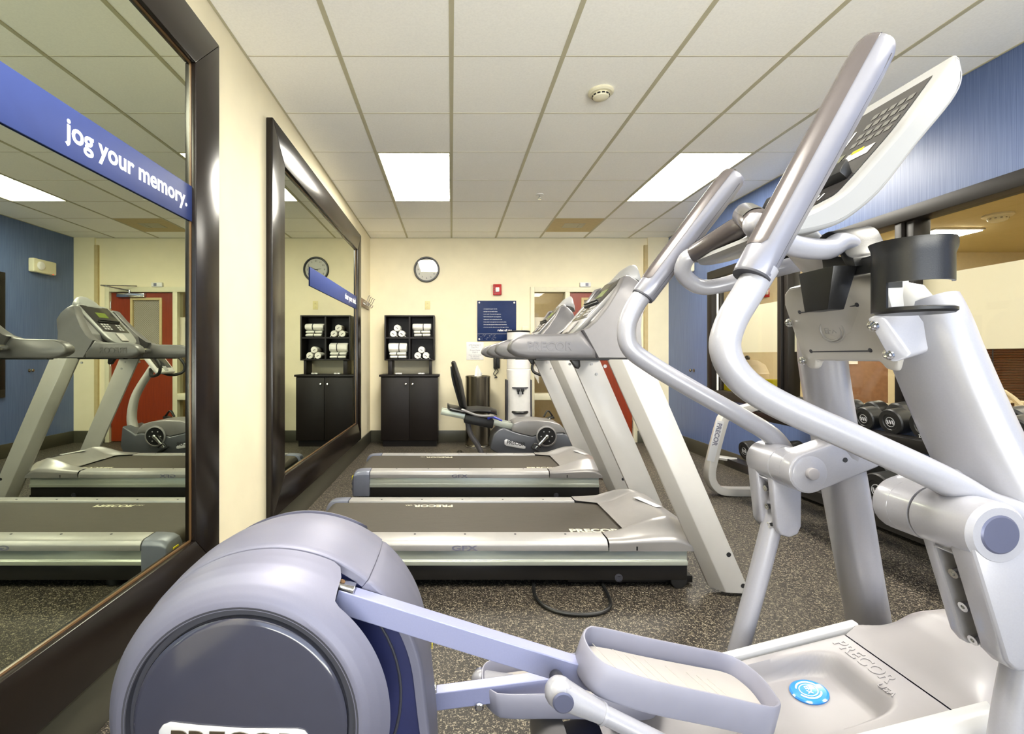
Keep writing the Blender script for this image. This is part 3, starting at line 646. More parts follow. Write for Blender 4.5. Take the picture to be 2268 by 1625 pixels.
# white plastic armchairs
def pool_chair(x, y, rz, label, z=0.0):
    t = thing('pool_chair', (0, 0, 0), label, 'chair', 'white plastic pool chairs')
    MB().grid(lambda u, v: Vector((-0.22 + 0.44 * u, -0.22 + 0.44 * v, 0.43 + 0.02 * math.cos(math.pi * (u - 0.5)))), 8, 8).build('seat', 'chair_white', t)
    # arched slatted back
    arch = [(-0.26 + 0.52 * k / 16, 0.24 + 0.05 * math.sin(math.pi * k / 16), 0.56 + 0.31 * math.sin(math.pi * k / 16) ** 0.7) for k in range(17)]
    b = MB().tube(arch, 0.022, raw=True, seg=10); b.tube([(p[0] * 0.8, p[1] - 0.0, 0.44 + (p[2] - 0.56) * 0.72) for p in arch], 0.012, raw=True, seg=8); b.build('back_frame', 'chair_white', t)
    for k in range(7):
        xx = -0.18 + 0.06 * k; s = math.sin(math.pi * (xx + 0.26) / 0.52)
        MB().loft([[(xx * 0.8 + q * 0.018, 0.23 + w_, 0.44) for q, w_ in ((-1, 0), (1, 0), (1, 0.008), (-1, 0.008))], [(xx + q * 0.018, 0.24 + 0.05 * s + w_, 0.56 + 0.31 * s ** 0.7) for q, w_ in ((-1, 0), (1, 0), (1, 0.008), (-1, 0.008))]]).build('slat', 'chair_white', t)
    for s in (-1, 1):
        MB().tube([(s * 0.26, 0.24, 0.6), (s * 0.28, 0.0, 0.64), (s * 0.27, -0.2, 0.62), (s * 0.25, -0.26, 0.5)], 0.018, seg=8).build('armrest', 'chair_white', t)
        MB().tube([(s * 0.25, -0.26, 0.5), (s * 0.26, -0.28, 0.0)], 0.02, raw=True, seg=8, cap='flat').build('leg', 'chair_white', t)
        MB().tube([(s * 0.26, 0.24, 0.6), (s * 0.25, 0.3, 0.0)], 0.02, raw=True, seg=8, cap='flat').build('leg', 'chair_white', t)
    t.location = (x, y, z); t.rotation_euler.z = rz
pool_chair(4.62, 5.36, math.radians(20), 'white plastic slatted chair seen behind the second window post')
pool_chair(5.25, 4.45, math.radians(-20), 'nearer white plastic slatted chair at the right picture edge')
pool_chair(6.5, 5.7, math.radians(10), 'farther white plastic slatted chair at the right picture edge', 0.0)
# towel hampers and bins seen through the left pane
def bin_(px, py, Y, r, h, m, label, dome):
    c = A(px, py, Y); t = thing('pool_bin', (c.x, c.y, 0), label, 'bin')
    MB().lathe([(r * 0.8, 0.002), (r * 0.86, 0.02), (r, h * 0.8), (r * 1.03, h * 0.82), (r * 0.98, h * 0.84)], (c.x, c.y, 0), seg=24).build('body', m, t)
    if dome:
        MB().lathe([(r, h * 0.84), (r * 0.85, h * 0.93), (r * 0.5, h * 0.99), (0, h)], (c.x, c.y, 0), seg=24).build('lid', m, t)
        MB().lathe([(0.03, h - 0.01), (0.04, h + 0.03), (0.02, h + 0.06), (0, h + 0.06)], (c.x, c.y, 0), seg=12).build('knob', 'black_plastic', t)
bin_(1622, 900, 6.6, 0.19, 0.92, 'yellow', 'yellow domed bin seen through the left window pane', True)
bin_(1655, 900, 7.1, 0.27, 1.14, 'chair_white', 'white bin behind the yellow domed bin in the pool room', True)
bin_(1716, 900, 6.45, 0.16, 1.04, 'yellow', 'straight yellow bin beside the first window post', False)
# ------------------------------------------------------------------ towel cabinet, shelf, towels
CX0, CX1, CY = -0.926, -0.178, 6.225
t = thing('cabinet', ((CX0 + CX1) / 2, CY, 0), 'dark wooden two-door cabinet standing against the back wall', 'cabinet')
yb = YB - 0.014
b = MB(); b.box(CX0, CX1, CY + 0.02, yb, 0.08, 0.92, bevel=0.002); b.box(CX0 + 0.02, CX1 - 0.02, CY + 0.05, yb, 0, 0.08); b.build('body', 'espresso', t)
MB().box(CX0 - 0.02, CX1 + 0.018, CY - 0.015, yb, 0.92, 0.948, bevel=0.005).build('top', 'espresso', t)
xm = (CX0 + CX1) / 2
for k, (q0, q1, kx) in enumerate(((CX0 + 0.003, xm - 0.002, xm - 0.045), (xm + 0.002, CX1 - 0.003, xm + 0.045))):
    d = MB().box(q0, q1, CY, CY + 0.018, 0.09, 0.912, bevel=0.0025).build('door', 'espresso', t)
    MB().lathe([(0.006, 0), (0.006, 0.012), (0.014, 0.018), (0.014, 0.026), (0.006, 0.031), (0, 0.031)], (kx, CY, 0.825), (0, -1, 0), seg=16).build('knob', 'chrome', d)
SX0, SX1, SY, SZ0, SZ1 = -0.884, -0.222, 6.27, CAMH - 0.048, CAMH + 0.548
t = thing('towel_shelf', ((SX0 + SX1) / 2, SY, 0.948), 'dark four-cubby towel shelf on posts standing on the cabinet', 'shelf')
b = MB(); w_ = 0.02; yk = YB - 0.02; zm = (SZ0 + SZ1) / 2; xm = (SX0 + SX1) / 2
b.box(SX0, SX0 + w_, SY, yk, SZ0, SZ1, bevel=0.002); b.box(SX1 - w_, SX1, SY, yk, SZ0, SZ1, bevel=0.002)
b.box(SX0 + w_, SX1 - w_, SY, yk, SZ0, SZ0 + w_, bevel=0.002); b.box(SX0 + w_, SX1 - w_, SY, yk, SZ1 - w_, SZ1, bevel=0.002)
b.build('carcass', 'espresso', t)
MB().box(SX0 + w_, SX1 - w_, yk - 0.01, yk, SZ0 + w_, SZ1 - w_).build('back_panel', 'espresso', t)
b = MB(); b.box(xm - w_ / 2, xm + w_ / 2, SY + 0.004, yk - 0.01, SZ0 + w_, SZ1 - w_); b.box(SX0 + w_, SX1 - w_, SY + 0.006, yk - 0.01, zm - w_ / 2, zm + w_ / 2); b.build('divider', 'espresso', t)
for x0, x1 in ((SX0 + 0.045, SX0 + 0.1), (SX1 - 0.075, SX1 - 0.04)): MB().box(x0, x1, SY + 0.02, yk - 0.02, 0.948, SZ0, bevel=0.002).build('post', 'espresso', t)
def roll_end(x, y, z, r, label):
    """rolled towel seen end-on with its spiral and a dark band"""
    t = thing('rolled_towel', (x, y, z), label, 'towel', 'white towels on the shelf')
    sp = []
    for k in range(70):
        a = k * 0.33; rr = r * (0.12 + 0.82 * k / 69); sp.append((x + rr * math.cos(a), z + rr * math.sin(a)))
    b = MB(); b.lathe([(r * 0.9, 0.0), (r, 0.012), (r, 0.22), (r * 0.9, 0.232), (0, 0.232)], (x, y, z), (0, 1, 0), seg=22, cap=True)
    b.tube([(p[0], y + 0.002, p[1]) for p in sp], r * 0.07, raw=True, seg=6)
    b.tube([(x + r * 0.8, y + 0.004, z - r * 0.6), (x + r * 1.1, y + 0.02, z - r * 0.86), (x + r * 1.2, y + 0.06, z - r * 0.9)], r * 0.12, seg=6)
    b.build('towel_roll', 'towel', t)
    MB().tube([(x - r * 0.35, y - 0.003, z + r * 0.1), (x, y - 0.004, z - r * 0.05), (x + r * 0.25, y - 0.003, z - r * 0.3)], r * 0.07, seg=6).build('band', 'logo_dark', t)
def roll_side(x, y, z, L, rx, rz, bx, label):
    """rolled or folded towel lying across the cubby"""
    t = thing('folded_towel', (x, y, z), label, 'towel', 'white towels on the shelf')
    def ring(xx, k): return [(xx, y + 0.10 * k * math.cos(a) + 0.10, z + rz * k * math.copysign(abs(math.sin(a)) ** 0.8, math.sin(a))) for a in [2 * math.pi * q / 18 for q in range(18)]]
    xs = [-0.5, -0.49, -0.45, -0.25, 0, 0.25, 0.45, 0.49, 0.5]; ks = [0.72, 0.9, 1, 1.02, 0.99, 1.02, 1, 0.9, 0.72]
    MB().loft([ring(x + L * a, k) for a, k in zip(xs, ks)]).build('towel_fold', 'towel', t)
    MB().loft([ring(x + bx + q, 1.035) for q in (-0.006, 0.006)], cap=False).build('band', 'logo_dark', t)
r = 0.044; ty = SY + 0.02
xa, xb = (SX0 + w_ + xm - 0.01) / 2, (SX1 - w_ + xm + 0.01) / 2; za, zb = zm + 0.011, SZ0 + w_
P = 'in the pyramid of the upper left cubby'
roll_end(xa - 0.055, ty, za + r, r, 'rolled white towel, lower left ' + P); roll_end(xa + 0.055, ty, za + r, r, 'rolled white towel, lower right ' + P); roll_end(xa - 0.005, ty, za + r * 2.75, r, 'rolled white towel, topmost ' + P)
P = 'in the pyramid of the lower right cubby'
roll_end(xb - 0.055, ty, zb + r, r, 'rolled white towel, lower left ' + P); roll_end(xb + 0.055, ty, zb + r, r, 'rolled white towel, lower right ' + P); roll_end(xb - 0.005, ty, zb + r * 2.75, r, 'rolled white towel, topmost ' + P)
for (xx, zz, P) in ((xb, za, 'upper right cubby'), (xa, zb, 'lower left cubby')):
    hi = 0.045 if P.startswith('up') else 0.062
    roll_side(xx + 0.005, ty, zz + 0.0245, 0.215, 0, 0.023, 0.0, 'folded white towel, bottom of the stack in the ' + P)
    roll_side(xx, ty, zz + 0.069, 0.22, 0, 0.021, -0.012, 'folded white towel, middle of the stack in the ' + P)
    roll_side(xx - 0.002, ty, zz + 0.092 + hi * 0.98, 0.25, 0, hi, 0.02, 'thick white towel, top of the stack in the ' + P)
for px, lb in ((883, 'left'), (933, 'right')):
    v = A(px, 829, 6.3); b = MB()
    for k in range(4): b.ball((v.x - 0.03 + k * 0.02, 6.3 + 0.01 * (k % 2), 0.96), 0.012, 1.2, 1, 0.9, seg=10)
    tag(b.build('wrapped_earbuds', 'white_plastic'), f'{lb} cluster of small shiny white packets on the cabinet top', 'packets')

# ------------------------------------------------------------------ trash can, water cooler
x, y = 0.347, 6.28; r = 0.163
t = thing('trash_can', (x, y, 0), 'tall brushed steel trash can with white tissue sticking out', 'trash can')
MB().lathe([(r * 1.0, 0.0), (r * 1.02, 0.012), (r * 1.02, 0.03), (r, 0.036), (r, 0.90), (r * 1.012, 0.905), (r * 1.012, 0.93), (r * 0.96, 0.932), (r * 0.95, 0.90), (r * 0.9, 0.5), (0, 0.5)], (x, y, 0), seg=48).build('drum', 'steel_brushed', t)
MB().lathe([(r * 1.03, 0.0), (r * 1.045, 0.004), (r * 1.045, 0.018), (r * 1.02, 0.022)], (x, y, 0), seg=48, cap=False).build('foot_ring', 'chrome', t)
t2 = MB().grid(lambda u, v: Vector((x - 0.055 + 0.09 * u + 0.02 * v, y - 0.05 + 0.03 * math.sin(u * 7), 0.86 + 0.2 * v * (0.8 + 0.25 * math.sin(u * 5)))), 12, 8)
tag(t2.build('tissue', 'tissue'), 'crumpled white tissue poking out of the steel trash can', 'tissue')
x, y = 0.886, 6.30
t = thing('water_cooler', (x, y, 0), 'tall white water cooler with black drip tray beside the sidelight', 'water cooler')
def rr(cx_, cy_, w_, d_, z, n=32, p=3.0): return [(cx_ + w_ * math.copysign(abs(math.cos(a)) ** (2 / p), math.cos(a)), cy_ + d_ * math.copysign(abs(math.sin(a)) ** (2 / p), math.sin(a)), z) for a in [2 * math.pi * k / n for k in range(n)]]
b = MB().loft([rr(x, y, 0.158, 0.16, 0.0), rr(x, y, 0.16, 0.162, 0.03), rr(x, y, 0.152, 0.16, 0.5), rr(x, y, 0.15, 0.158, 0.9), rr(x, y, 0.155, 0.158, 1.01), rr(x, y, 0.15, 0.15, 1.02)]); b.build('cabinet', 'white_plastic', t)
MB().lathe([(0.143, 1.02), (0.152, 1.03), (0.152, 1.46), (0.15, 1.5), (0.15, 1.51)], (x, y, 0), seg=40).build('top_column', 'white_plastic', t)
MB().lathe([(0.15, 1.50), (0.154, 1.505), (0.154, 1.522), (0.14, 1.525), (0.135, 1.50), (0, 1.495)], (x, y, 0), seg=40).build('black_cap', 'black_plastic', t)
b = MB().loft([[(x + q * 0.105, y - 0.158 - d_, z) for q, d_ in ((-1, -0.01), (-0.6, 0.03), (0, 0.04), (0.6, 0.03), (1, -0.01))] for z in (0.775, 0.79)], closed=True); b.build('spout_hood', 'seam', t)
for s in (-1, 1):
    b = MB(); b.box(x + s * 0.028 - 0.018, x + s * 0.028 + 0.018, y - 0.20, y - 0.15, 0.735, 0.775, bevel=0.005); b.cyl((x + s * 0.028, y - 0.185, 0.70), (x + s * 0.028, y - 0.185, 0.74), 0.011); b.build('spigot', 'black_plastic', t)
b = MB().lathe([(0.0, 0), (0.11, 0), (0.118, 0.012), (0.11, 0.026), (0.1, 0.028), (0.095, 0.02), (0, 0.02)], (x, y - 0.1, 0.455), seg=32); b.build('drip_tray', 'black_plastic', t)
for s in (-1, 1): MB().box(x + s * 0.158 - 0.008, x + s * 0.158 + 0.008, y - 0.08, y + 0.14, 0.02, 0.88, bevel=0.004).build('side_grille', 'seam', t)
t = thing('cup_dispenser', (1.1, YB, 0.7), 'narrow cream cup dispenser tube on the frame beside the water cooler', 'cup dispenser')
MB().cyl((1.068, YB - 0.06, 0.45), (1.068, YB - 0.06, 0.98), 0.03, seg=20, bevel=0.003).build('tube', 'cream_plastic', t)
MB().box(1.045, 1.09, YB - 0.1, YB, 0.72, 0.78, bevel=0.003).build('bracket', 'key_grey', t)

# ------------------------------------------------------------------ recumbent bike
def B(zx, zy, Y=5.25): return A(960 + zx / 3.868, 600 + zy / 3.868, Y)
def BX(zx, zy, Y=5.25): v = B(zx, zy, Y); return (v.x, v.z)
t = thing('recumbent_bike', (0.75, 5.43, 0), 'grey recumbent exercise bike behind the farther treadmill', 'exercise bike')
low = [BX(*p) for p in ((505, 1440), (520, 1400), (560, 1362), (600, 1345), (670, 1372), (740, 1395), (850, 1420), (900, 1405), (930, 1395), (1115, 1390), (1140, 1405))]
low += [(1.42, 0.42), (1.44, 0.2), (1.40, 0.09), (0.55, 0.09), (0.43, 0.16)]
MB().prism(low, 5.25, 5.60, bevel=0.02, seg=3).build('lower_shell', 'bike_grey', t)
up = [BX(*p) for p in ((690, 1305), (760, 1283), (900, 1279), (1010, 1291), (1085, 1312), (1120, 1350), (1140, 1400))]
up += [BX(*p) for p in ((1115, 1388), (930, 1393), (900, 1403), (850, 1418), (740, 1393), (672, 1370))]
MB().prism(up, 5.255, 5.595, bevel=0.018, seg=3).build('upper_shell', 'bike_light', t)
c = B(968, 1415)
ck = MB().lathe([(0.115, -0.002), (0.115, 0.012), (0.10, 0.018), (0.097, 0.010)], (c.x, 5.25, c.z), (0, -1, 0), seg=36, cap=False); ck.build('crank_ring', 'bike_light', t)
b = MB().lathe([(0.098, -0.002), (0.098, 0.012), (0, 0.012)], (c.x, 5.25, c.z), (0, -1, 0), seg=36); cd = b.build('crank_disc', 'black_plastic', t)
for k in range(6): a = k * math.pi / 3; MB().cyl((c.x + 0.06 * math.cos(a), 5.24, c.z + 0.06 * math.sin(a)), (c.x + 0.06 * math.cos(a), 5.235, c.z + 0.06 * math.sin(a)), 0.007, seg=10).build('bolt', 'key_grey', cd)
pe = Vector((c.x - 0.13, 5.21, c.z - 0.135))
b = MB().tube([(c.x, 5.215, c.z), pe], [0.018, 0.012], raw=True, seg=10, flat=0.6); b.ball((c.x, 5.215, c.z), 0.022, 1, 0.6, 1); b.build('crank_arm', 'chrome', t)
MB().box(-0.055, 0.055, -0.09, 0.0, -0.012, 0.012, bevel=0.006, M=Matrix.Translation(pe) @ Matrix.Rotation(math.radians(35), 4, 'Y')).build('pedal', 'black_plastic', t)
MB().tube([pe + Vector((-0.05, -0.045, 0.02)), pe + Vector((-0.01, -0.045, 0.07)), pe + Vector((0.05, -0.045, 0.03))], 0.008, seg=8, flat=2).build('pedal_strap', 'black_rubber', t)
p2 = Vector((c.x + 0.12, 5.66, c.z + 0.14))
MB().box(-0.055, 0.055, 0.0, 0.09, -0.012, 0.012, bevel=0.006, M=Matrix.Translation(p2) @ Matrix.Rotation(math.radians(-20), 4, 'Y')).build('pedal', 'black_plastic', t)
MB().tube([p2 + Vector((-0.06, 0.045, 0.02)), p2 + Vector((-0.01, 0.045, 0.09)), p2 + Vector((0.06, 0.045, 0.0))], 0.01, seg=8, flat=2).build('pedal_strap', 'black_rubber', t)
MB().tube([(c.x, 5.62, c.z), p2], [0.018, 0.012], raw=True, seg=10).build('crank_arm', 'chrome', t)
v0, v1 = B(608, 1440), B(787, 1515)
pl = [(v0.x + 0.02, v0.z), (v1.x - 0.02, v1.z + 0.03), (v1.x, v1.z + 0.02), (v1.x, v1.z - 0.005), (v1.x - 0.02, v1.z - 0.01), (v0.x + 0.02, v1.z + 0.025), (v0.x, v1.z + 0.04), (v0.x, v0.z - 0.01)]
lp = MB().prism(pl, 5.238, 5.252, bevel=0.004).build('logo_plate', 'rail_white', t)
MB().text('PRECOR', (v0.x + 0.022, 5.237, v0.z - 0.048), (1, 0, -0.13), (0.13, 0, 1), 0.056, 0.0006, bold=0.02, wide=0.98).build('logo', 'logo_dark', lp)
# rail, seat, backrest
r0, r1 = B(65, 1205, 5.3), B(690, 1335, 5.3); r0.y = r1.y = 5.42
dv = (r1 - r0)
for dy, nm in ((-0.10, 'seat_rail'), (0.06, 'seat_rail')):
    b = MB(); n = Vector((-dv.z, 0, dv.x)).normalized()
    p = [r0 + Vector((0, dy, 0)), r1 + Vector((0.1, dy, -0.02))]
    b.extrude([p[0] - n * 0.034, p[1] - n * 0.034, p[1] + n * 0.028, p[0] + n * 0.028], (0, 0.045, 0), bevel=0.006); b.build(nm, 'alu_channel', t)
b = MB().box(-0.09, 0.24, -0.12, 0.14, -0.05, 0.05, bevel=0.015, M=Matrix.Translation(B(330, 1265, 5.4)) @ Matrix.Rotation(math.atan2(-dv.z, dv.x), 4, 'Y')); b.build('seat_carriage', 'black_plastic', t)
s0 = B(330, 1190, 5.42)
b = MB().loft([[(s0.x + q, 5.42 + w_ * math.cos(a), s0.z + dz + 0.032 * math.sin(a)) for a in [2 * math.pi * k / 20 for k in range(20)]] for q, w_, dz in ((-0.28, 0.06, 0.05), (-0.25, 0.17, 0.03), (-0.1, 0.20, 0.0), (0.06, 0.20, 0.01), (0.2, 0.17, 0.0), (0.26, 0.1, -0.02), (0.28, 0.05, -0.03))]); b.build('seat', 'black_rubber', t)
b = MB()
for s in (-1, 1):
    b.tube([(s0.x - 0.12, 5.42 + s * 0.24, s0.z + 0.03), (s0.x + 0.05, 5.42 + s * 0.26, s0.z - 0.03), (s0.x + 0.22, 5.42 + s * 0.26, s0.z - 0.035)], 0.014, seg=10)
b.build('seat_handles', 'bike_light', t)
p0, p1, p2_ = B(258, 1150, 5.42), B(215, 940, 5.42), B(172, 785, 5.42)
def sec(p, w_, th): return [(p.x + th * math.cos(a), 5.42 + w_ * math.sin(a), p.z) for a in [2 * math.pi * k / 20 for k in range(20)]]
MB().loft([sec(p0 + Vector((0.02, 0, -0.03)), 0.12, 0.03), sec(p0, 0.17, 0.038), sec(p1, 0.2, 0.04), sec(p2_, 0.17, 0.028), sec(p2_ + Vector((0, 0, 0.02)), 0.12, 0.014)]).build('backrest', 'black_rubber', t)
b = MB().tube([p0 + Vector((-0.02, 0, -0.05)), p1 + Vector((-0.055, 0, 0)), p2_ + Vector((-0.02, 0, -0.05))], 0.018, seg=10); b.build('backrest_post', 'black_plastic', t)
v = B(520, 1270, 5.3); MB().tube([(v.x - 0.07, 5.28, v.z + 0.01), (v.x - 0.02, 5.27, v.z + 0.03), (v.x + 0.08, 5.27, v.z - 0.01)], [0.014, 0.016, 0.01], seg=10).build('adjust_lever', 'blue_lever', t)
b = MB().tube([B(290, 1285, 5.42), B(320, 1400, 5.42), B(385, 1500, 5.42), Vector((B(430, 1580, 5.42).x, 5.42, 0.03))], 0.03, seg=12); b.build('rear_leg', 'tread_grey', t)
MB().tube([(0.1, 5.15, 0.035), (0.1, 5.7, 0.035)], 0.033, raw=True, seg=12, cap='round').build('rear_foot', 'black_plastic', t)
MB().box(0.6, 1.35, 5.2, 5.65, 0.0, 0.09, bevel=0.02).build('base', 'black_plastic', t)
# mast, handlebars and console
b = MB().tube([(1.40, 5.43, 0.3), (1.43, 5.43, 0.5), (1.38, 5.43, 0.75), (1.20, 5.43, 1.05)], [0.055, 0.05, 0.045, 0.04], seg=14); b.build('mast', 'tread_upright', t)
cc = Vector((1.14, 5.43, 1.13)); Mx = Matrix.Translation(cc) @ Matrix.Rotation(math.radians(-52), 4, 'Y')
co = MB().box(-0.17, 0.19, -0.17, 0.17, -0.025, 0.02, bevel=0.02, seg=3, M=Mx).build('console', 'white_plastic', t)
MB().box(-0.11, 0.165, -0.135, 0.135, 0.0195, 0.0225, bevel=0.0012, M=Mx).build('display_panel', 'screen_dark', co)
MB().box(0.06, 0.12, -0.07, 0.07, 0.0222, 0.0238, M=Mx).build('lcd', 'lcd_green', co)
MB().box(-0.15, -0.09, -0.03, 0.03, 0.019, 0.03, bevel=0.006, M=Mx).build('key_pad', 'key_grey', co)
for s in (-1, 1):
    MB().tube([(1.2, 5.43 + s * 0.03, 1.04), (1.1, 5.43 + s * 0.17, 0.97), (0.98, 5.43 + s * 0.23, 1.0), (0.97, 5.43 + s * 0.24, 1.1), (1.08, 5.43 + s * 0.22, 1.24)], 0.017, seg=12).build('handlebar', 'black_rubber', t)

# ------------------------------------------------------------------ treadmills
def treadmill():
    Yc = 2.77
    t = thing('treadmill', (0.2, Yc, 0), 'nearer grey treadmill, its running deck side-on', 'treadmill', 'treadmills')
    yn, yf = 2.385, 3.155
    TX = lambda px, py, Y=2.385: AX(px, py, Y)
    b = MB(); b.box(-0.70, 1.20, yn + 0.035, yf - 0.035, 0.045, 0.128, bevel=0.008); b.box(0.6, 1.25, yn + 0.08, yf - 0.08, 0.012, 0.05, bevel=0.006); b.build('base_frame', 'black_metal', t)
    for x, y in ((-0.45, yn + 0.12), (-0.45, yf - 0.12)): MB().cyl((x, y, 0.0), (x, y, 0.05), 0.045, 0.038, seg=20).build('foot', 'black_rubber', t)
    for y in (yn + 0.06, yf - 0.06): MB().cyl((1.16, y - 0.02, 0.042), (1.16, y + 0.02, 0.042), 0.042, seg=24, bevel=0.004).build('transport_wheel', 'black_rubber', t)
    bo = A(1370, 1279, 2.42); MB().lathe([(0.02, 0), (0.02, 0.005), (0.012, 0.006), (0.012, 0.003), (0, 0.003)], (bo.x, yn + 0.036, bo.z), (0, -1, 0), seg=20).build('frame_bolt', 'seam', t)
    for s, y0 in ((1, yn), (-1, yf)):
        # aluminium side channel
        prof = [(0.0, 0.130), (0.0, 0.150), (0.010, 0.156), (0.010, 0.205), (0.035, 0.208), (0.035, 0.130)]
        r0 = [(-0.71, y0 + s * (d + 0.012), z) for d, z in prof]; b = MB().extrude(r0, (1.90, 0, 0), bevel=0.002); b.build('side_channel', 'alu_channel', t)
        # foot rail cover
        prof = [(0.0, 0.208), (0.0, 0.236), (0.012, 0.254), (0.03, 0.2605), (0.115, 0.2625), (0.118, 0.25), (0.118, 0.208)]
        r0 = [(-0.655, y0 + s * d, z) for d, z in prof]; rl = MB().extrude(r0, (1.44, 0, 0), bevel=0.003).build('foot_rail', 'tread_rail', t)
        b = MB()
        for k in range(5): b.cyl((-0.45 + k * 0.26, y0 + s * 0.085, 0.262), (-0.45 + k * 0.26, y0 + s * 0.085, 0.2635), 0.006, seg=10)
        b.build('screw', 'seam', rl)
        if s == 1: MB().text('GFX', (0.0, y0 - 0.0006, 0.2125), (1, 0, 0), (0, 0, 1), 0.034, 0.0006, bold=0.03, wide=1.95).build('side_logo', 'logo_grey', rl)
        # rear end cap
        prof = [(0.0, 0.06), (-0.004, 0.16), (-0.003, 0.236), (0.012, 0.254), (0.03, 0.261), (0.12, 0.263), (0.12, 0.06)]
        rings = []
        for x, k, dz in ((-0.66, 1, 0), (-0.70, 1, 0), (-0.755, 1, -0.004), (-0.785, 1, -0.018), (-0.80, 0.93, -0.05)):
            rings.append([(x - (0.0 if x > -0.79 else 0), y0 + s * (d if d > 0.06 else d + (1 - k) * 0.2), 0.06 + (z - 0.06) * (1 + dz / 0.2)) for d, z in prof])
        cap = MB().loft(rings, bevel=0.004).build('end_cap', 'tread_cap', t)
        b = MB()
        for z in (0.15, 0.105): b.cyl((-0.800, y0 + s * 0.06, z), (-0.812, y0 + s * 0.06, z), 0.012, seg=14)
        b.build('cap_screw', 'seam', cap)
    MB().box(-0.806, -0.802, yn + 0.03, yn + 0.075, 0.185, 0.215, bevel=0.001).build('warning_label', 'yellow', t)
    # belt with the rear roller curve
    prof = [(0.94, 0.2445), (0.94, 0.2515), (-0.72, 0.2515)] + [(-0.725 - 0.05 * math.sin(a), 0.2015 + 0.05 * math.cos(a)) for a in [math.pi * k / 10 for k in range(1, 10)]] + [(-0.72, 0.1515), (0.6, 0.1515), (0.6, 0.158), (-0.70, 0.160), (-0.70, 0.2445)]
    bl = MB().prism(prof, yn + 0.122, yf - 0.122).build('running_belt', 'tread_belt', t)
    b = MB(); b.text('PRECOR', (0.63, yn + 0.14, 0.2522), (1, 0, 0), (0, 1, 0), 0.068, 0.0003, bold=0.03, wide=1.05)
    b.text('PRECOR', (0.01, yf - 0.165, 0.2522), (-1, 0, 0), (0, -1, 0), 0.062, 0.0003, bold=0.03, wide=1.05); b.text('USA', (-0.245, yf - 0.165, 0.2522), (-1, 0, 0), (0, -1, 0), 0.024, 0.0003)
    b.build('belt_logo', 'logo_cream', bl)
    rc = MB().box(-0.795, -0.775, yn + 0.12, yf - 0.12, 0.06, 0.148, bevel=0.006).build('rear_guard', 'tread_cap', t)
    MB().text('PRECOR', (-0.796, Yc + 0.13, 0.085), (0, -1, 0), (0, 0, 1), 0.05, 0.0005, bold=0.02, wide=1.2).build('guard_logo', 'logo_grey', rc)
    MB().box(-0.68, 0.62, yn + 0.12, yf - 0.12, 0.17, 0.24).build('deck_board', 'black_metal', t)
    # motor hood: starts further forward over the belt than over the foot rails
    W = (yf - yn) / 2
    def x0f(v): return 0.79 + 0.125 * smooth((W - 0.105 - abs(v)) / 0.06)
    def hz(x, v):
        up = smooth((x - x0f(v)) / 0.30)
        side = smooth((W - abs(v)) / 0.14)
        h = 0.2635 + up * (0.012 + 0.070 * side) - 0.035 * smooth((x - 1.12) / 0.12)
        return h - 0.03 * (1 - smooth((W - abs(v)) / 0.02)) * 0.5
    def hood(u, q):
        # q: 0..1 around the section: near skirt, top, far skirt
        if q < 0.1: v = -W - 0.001; k = q / 0.1
        elif q > 0.9: v = W + 0.001; k = (1 - q) / 0.1
        else: v = -W + 2 * W * (q - 0.1) / 0.8; k = 1
        x = x0f(v) + u * (1.225 - x0f(v)); z = hz(x, v)
        return Vector((x, Yc + v, 0.208 + (z - 0.208) * k))
    b = MB().grid(hood, 36, 60)
    b.box(0.95, 1.20, yn + 0.06, yf - 0.06, 0.13, 0.205, bevel=0.01)
    hd = b.build('motor_hood', 'tread_hood', t, ang=50)
    MB().box(-0.10, 0.10, -0.022, 0.022, 0, 0.003, bevel=0.0015, M=Matrix.Translation((1.145, Yc + 0.02, hz(1.145, 0) + 0.001)) @ Matrix.Rotation(math.radians(-74), 4, 'Z') @ Matrix.Rotation(math.radians(0), 4, 'Y')).build('hood_plate', 'rail_white', hd)
    MB().box(0.925, 0.933, yn - 0.0025, yn + 0.002, 0.212, 0.232).build('hood_slot', 'logo_dark', hd)
    # leaning uprights
    for s, y0 in ((1, 2.335), (-1, 3.205)):
        p0 = Vector((0.757, 0, 1.168)); p1 = Vector((1.272, 0, 0.028))
        sec0 = [(0.028, 0.075), (0.026, 0.055), (0.080, 0), (0.214, 0), (0.214, 0.075)]
        sec1 = [(0.022, 0.075), (0.02, 0.055), (0.075, 0), (0.195, 0), (0.195, 0.075)]
        rings = [[(p0.x + q, y0 + s * d, p0.z) for q, d in sec0], [(p1.x + q, y0 + s * d, p1.z - q * 0.05) for q, d in sec1]]
        u = MB().loft(rings, bevel=0.004).build('upright', 'tread_upright', t)
        b = MB(); yo = y0 - s * 0.0012 if s == 1 else y0 + 0.0012
        for q, z in ((1.412, 0.24), (1.438, 0.075)):
            pass
        for px, py in ((1614, 1228), (1646, 1297)):
            v = A(px, py, 2.335); b.cyl((v.x, y0 - s * 0.001, v.z), (v.x, y0 + s * 0.004, v.z), 0.0115, seg=18)
        b.build('bolt_hole', 'logo_dark', u)
        b = MB(); yi = y0 + s * 0.076
        for px, py in ((1262, 806), (1310, 806), (1321, 828)):
            v = A(px, py, 3.13); b.cyl((v.x, yi - s * 0.002, v.z), (v.x, yi + s * 0.004, v.z), 0.009, seg=14)
        b.build('inner_screw', 'key_grey', u)
    # handrail arms and side shells of the console
    arm = [(1125, 773), (1128, 762), (1134, 753), (1143, 747), (1164, 740), (1262, 738), (1280, 735), (1287, 731), (1321, 779), (1321, 795), (1169, 795), (1143, 789), (1129, 780)]
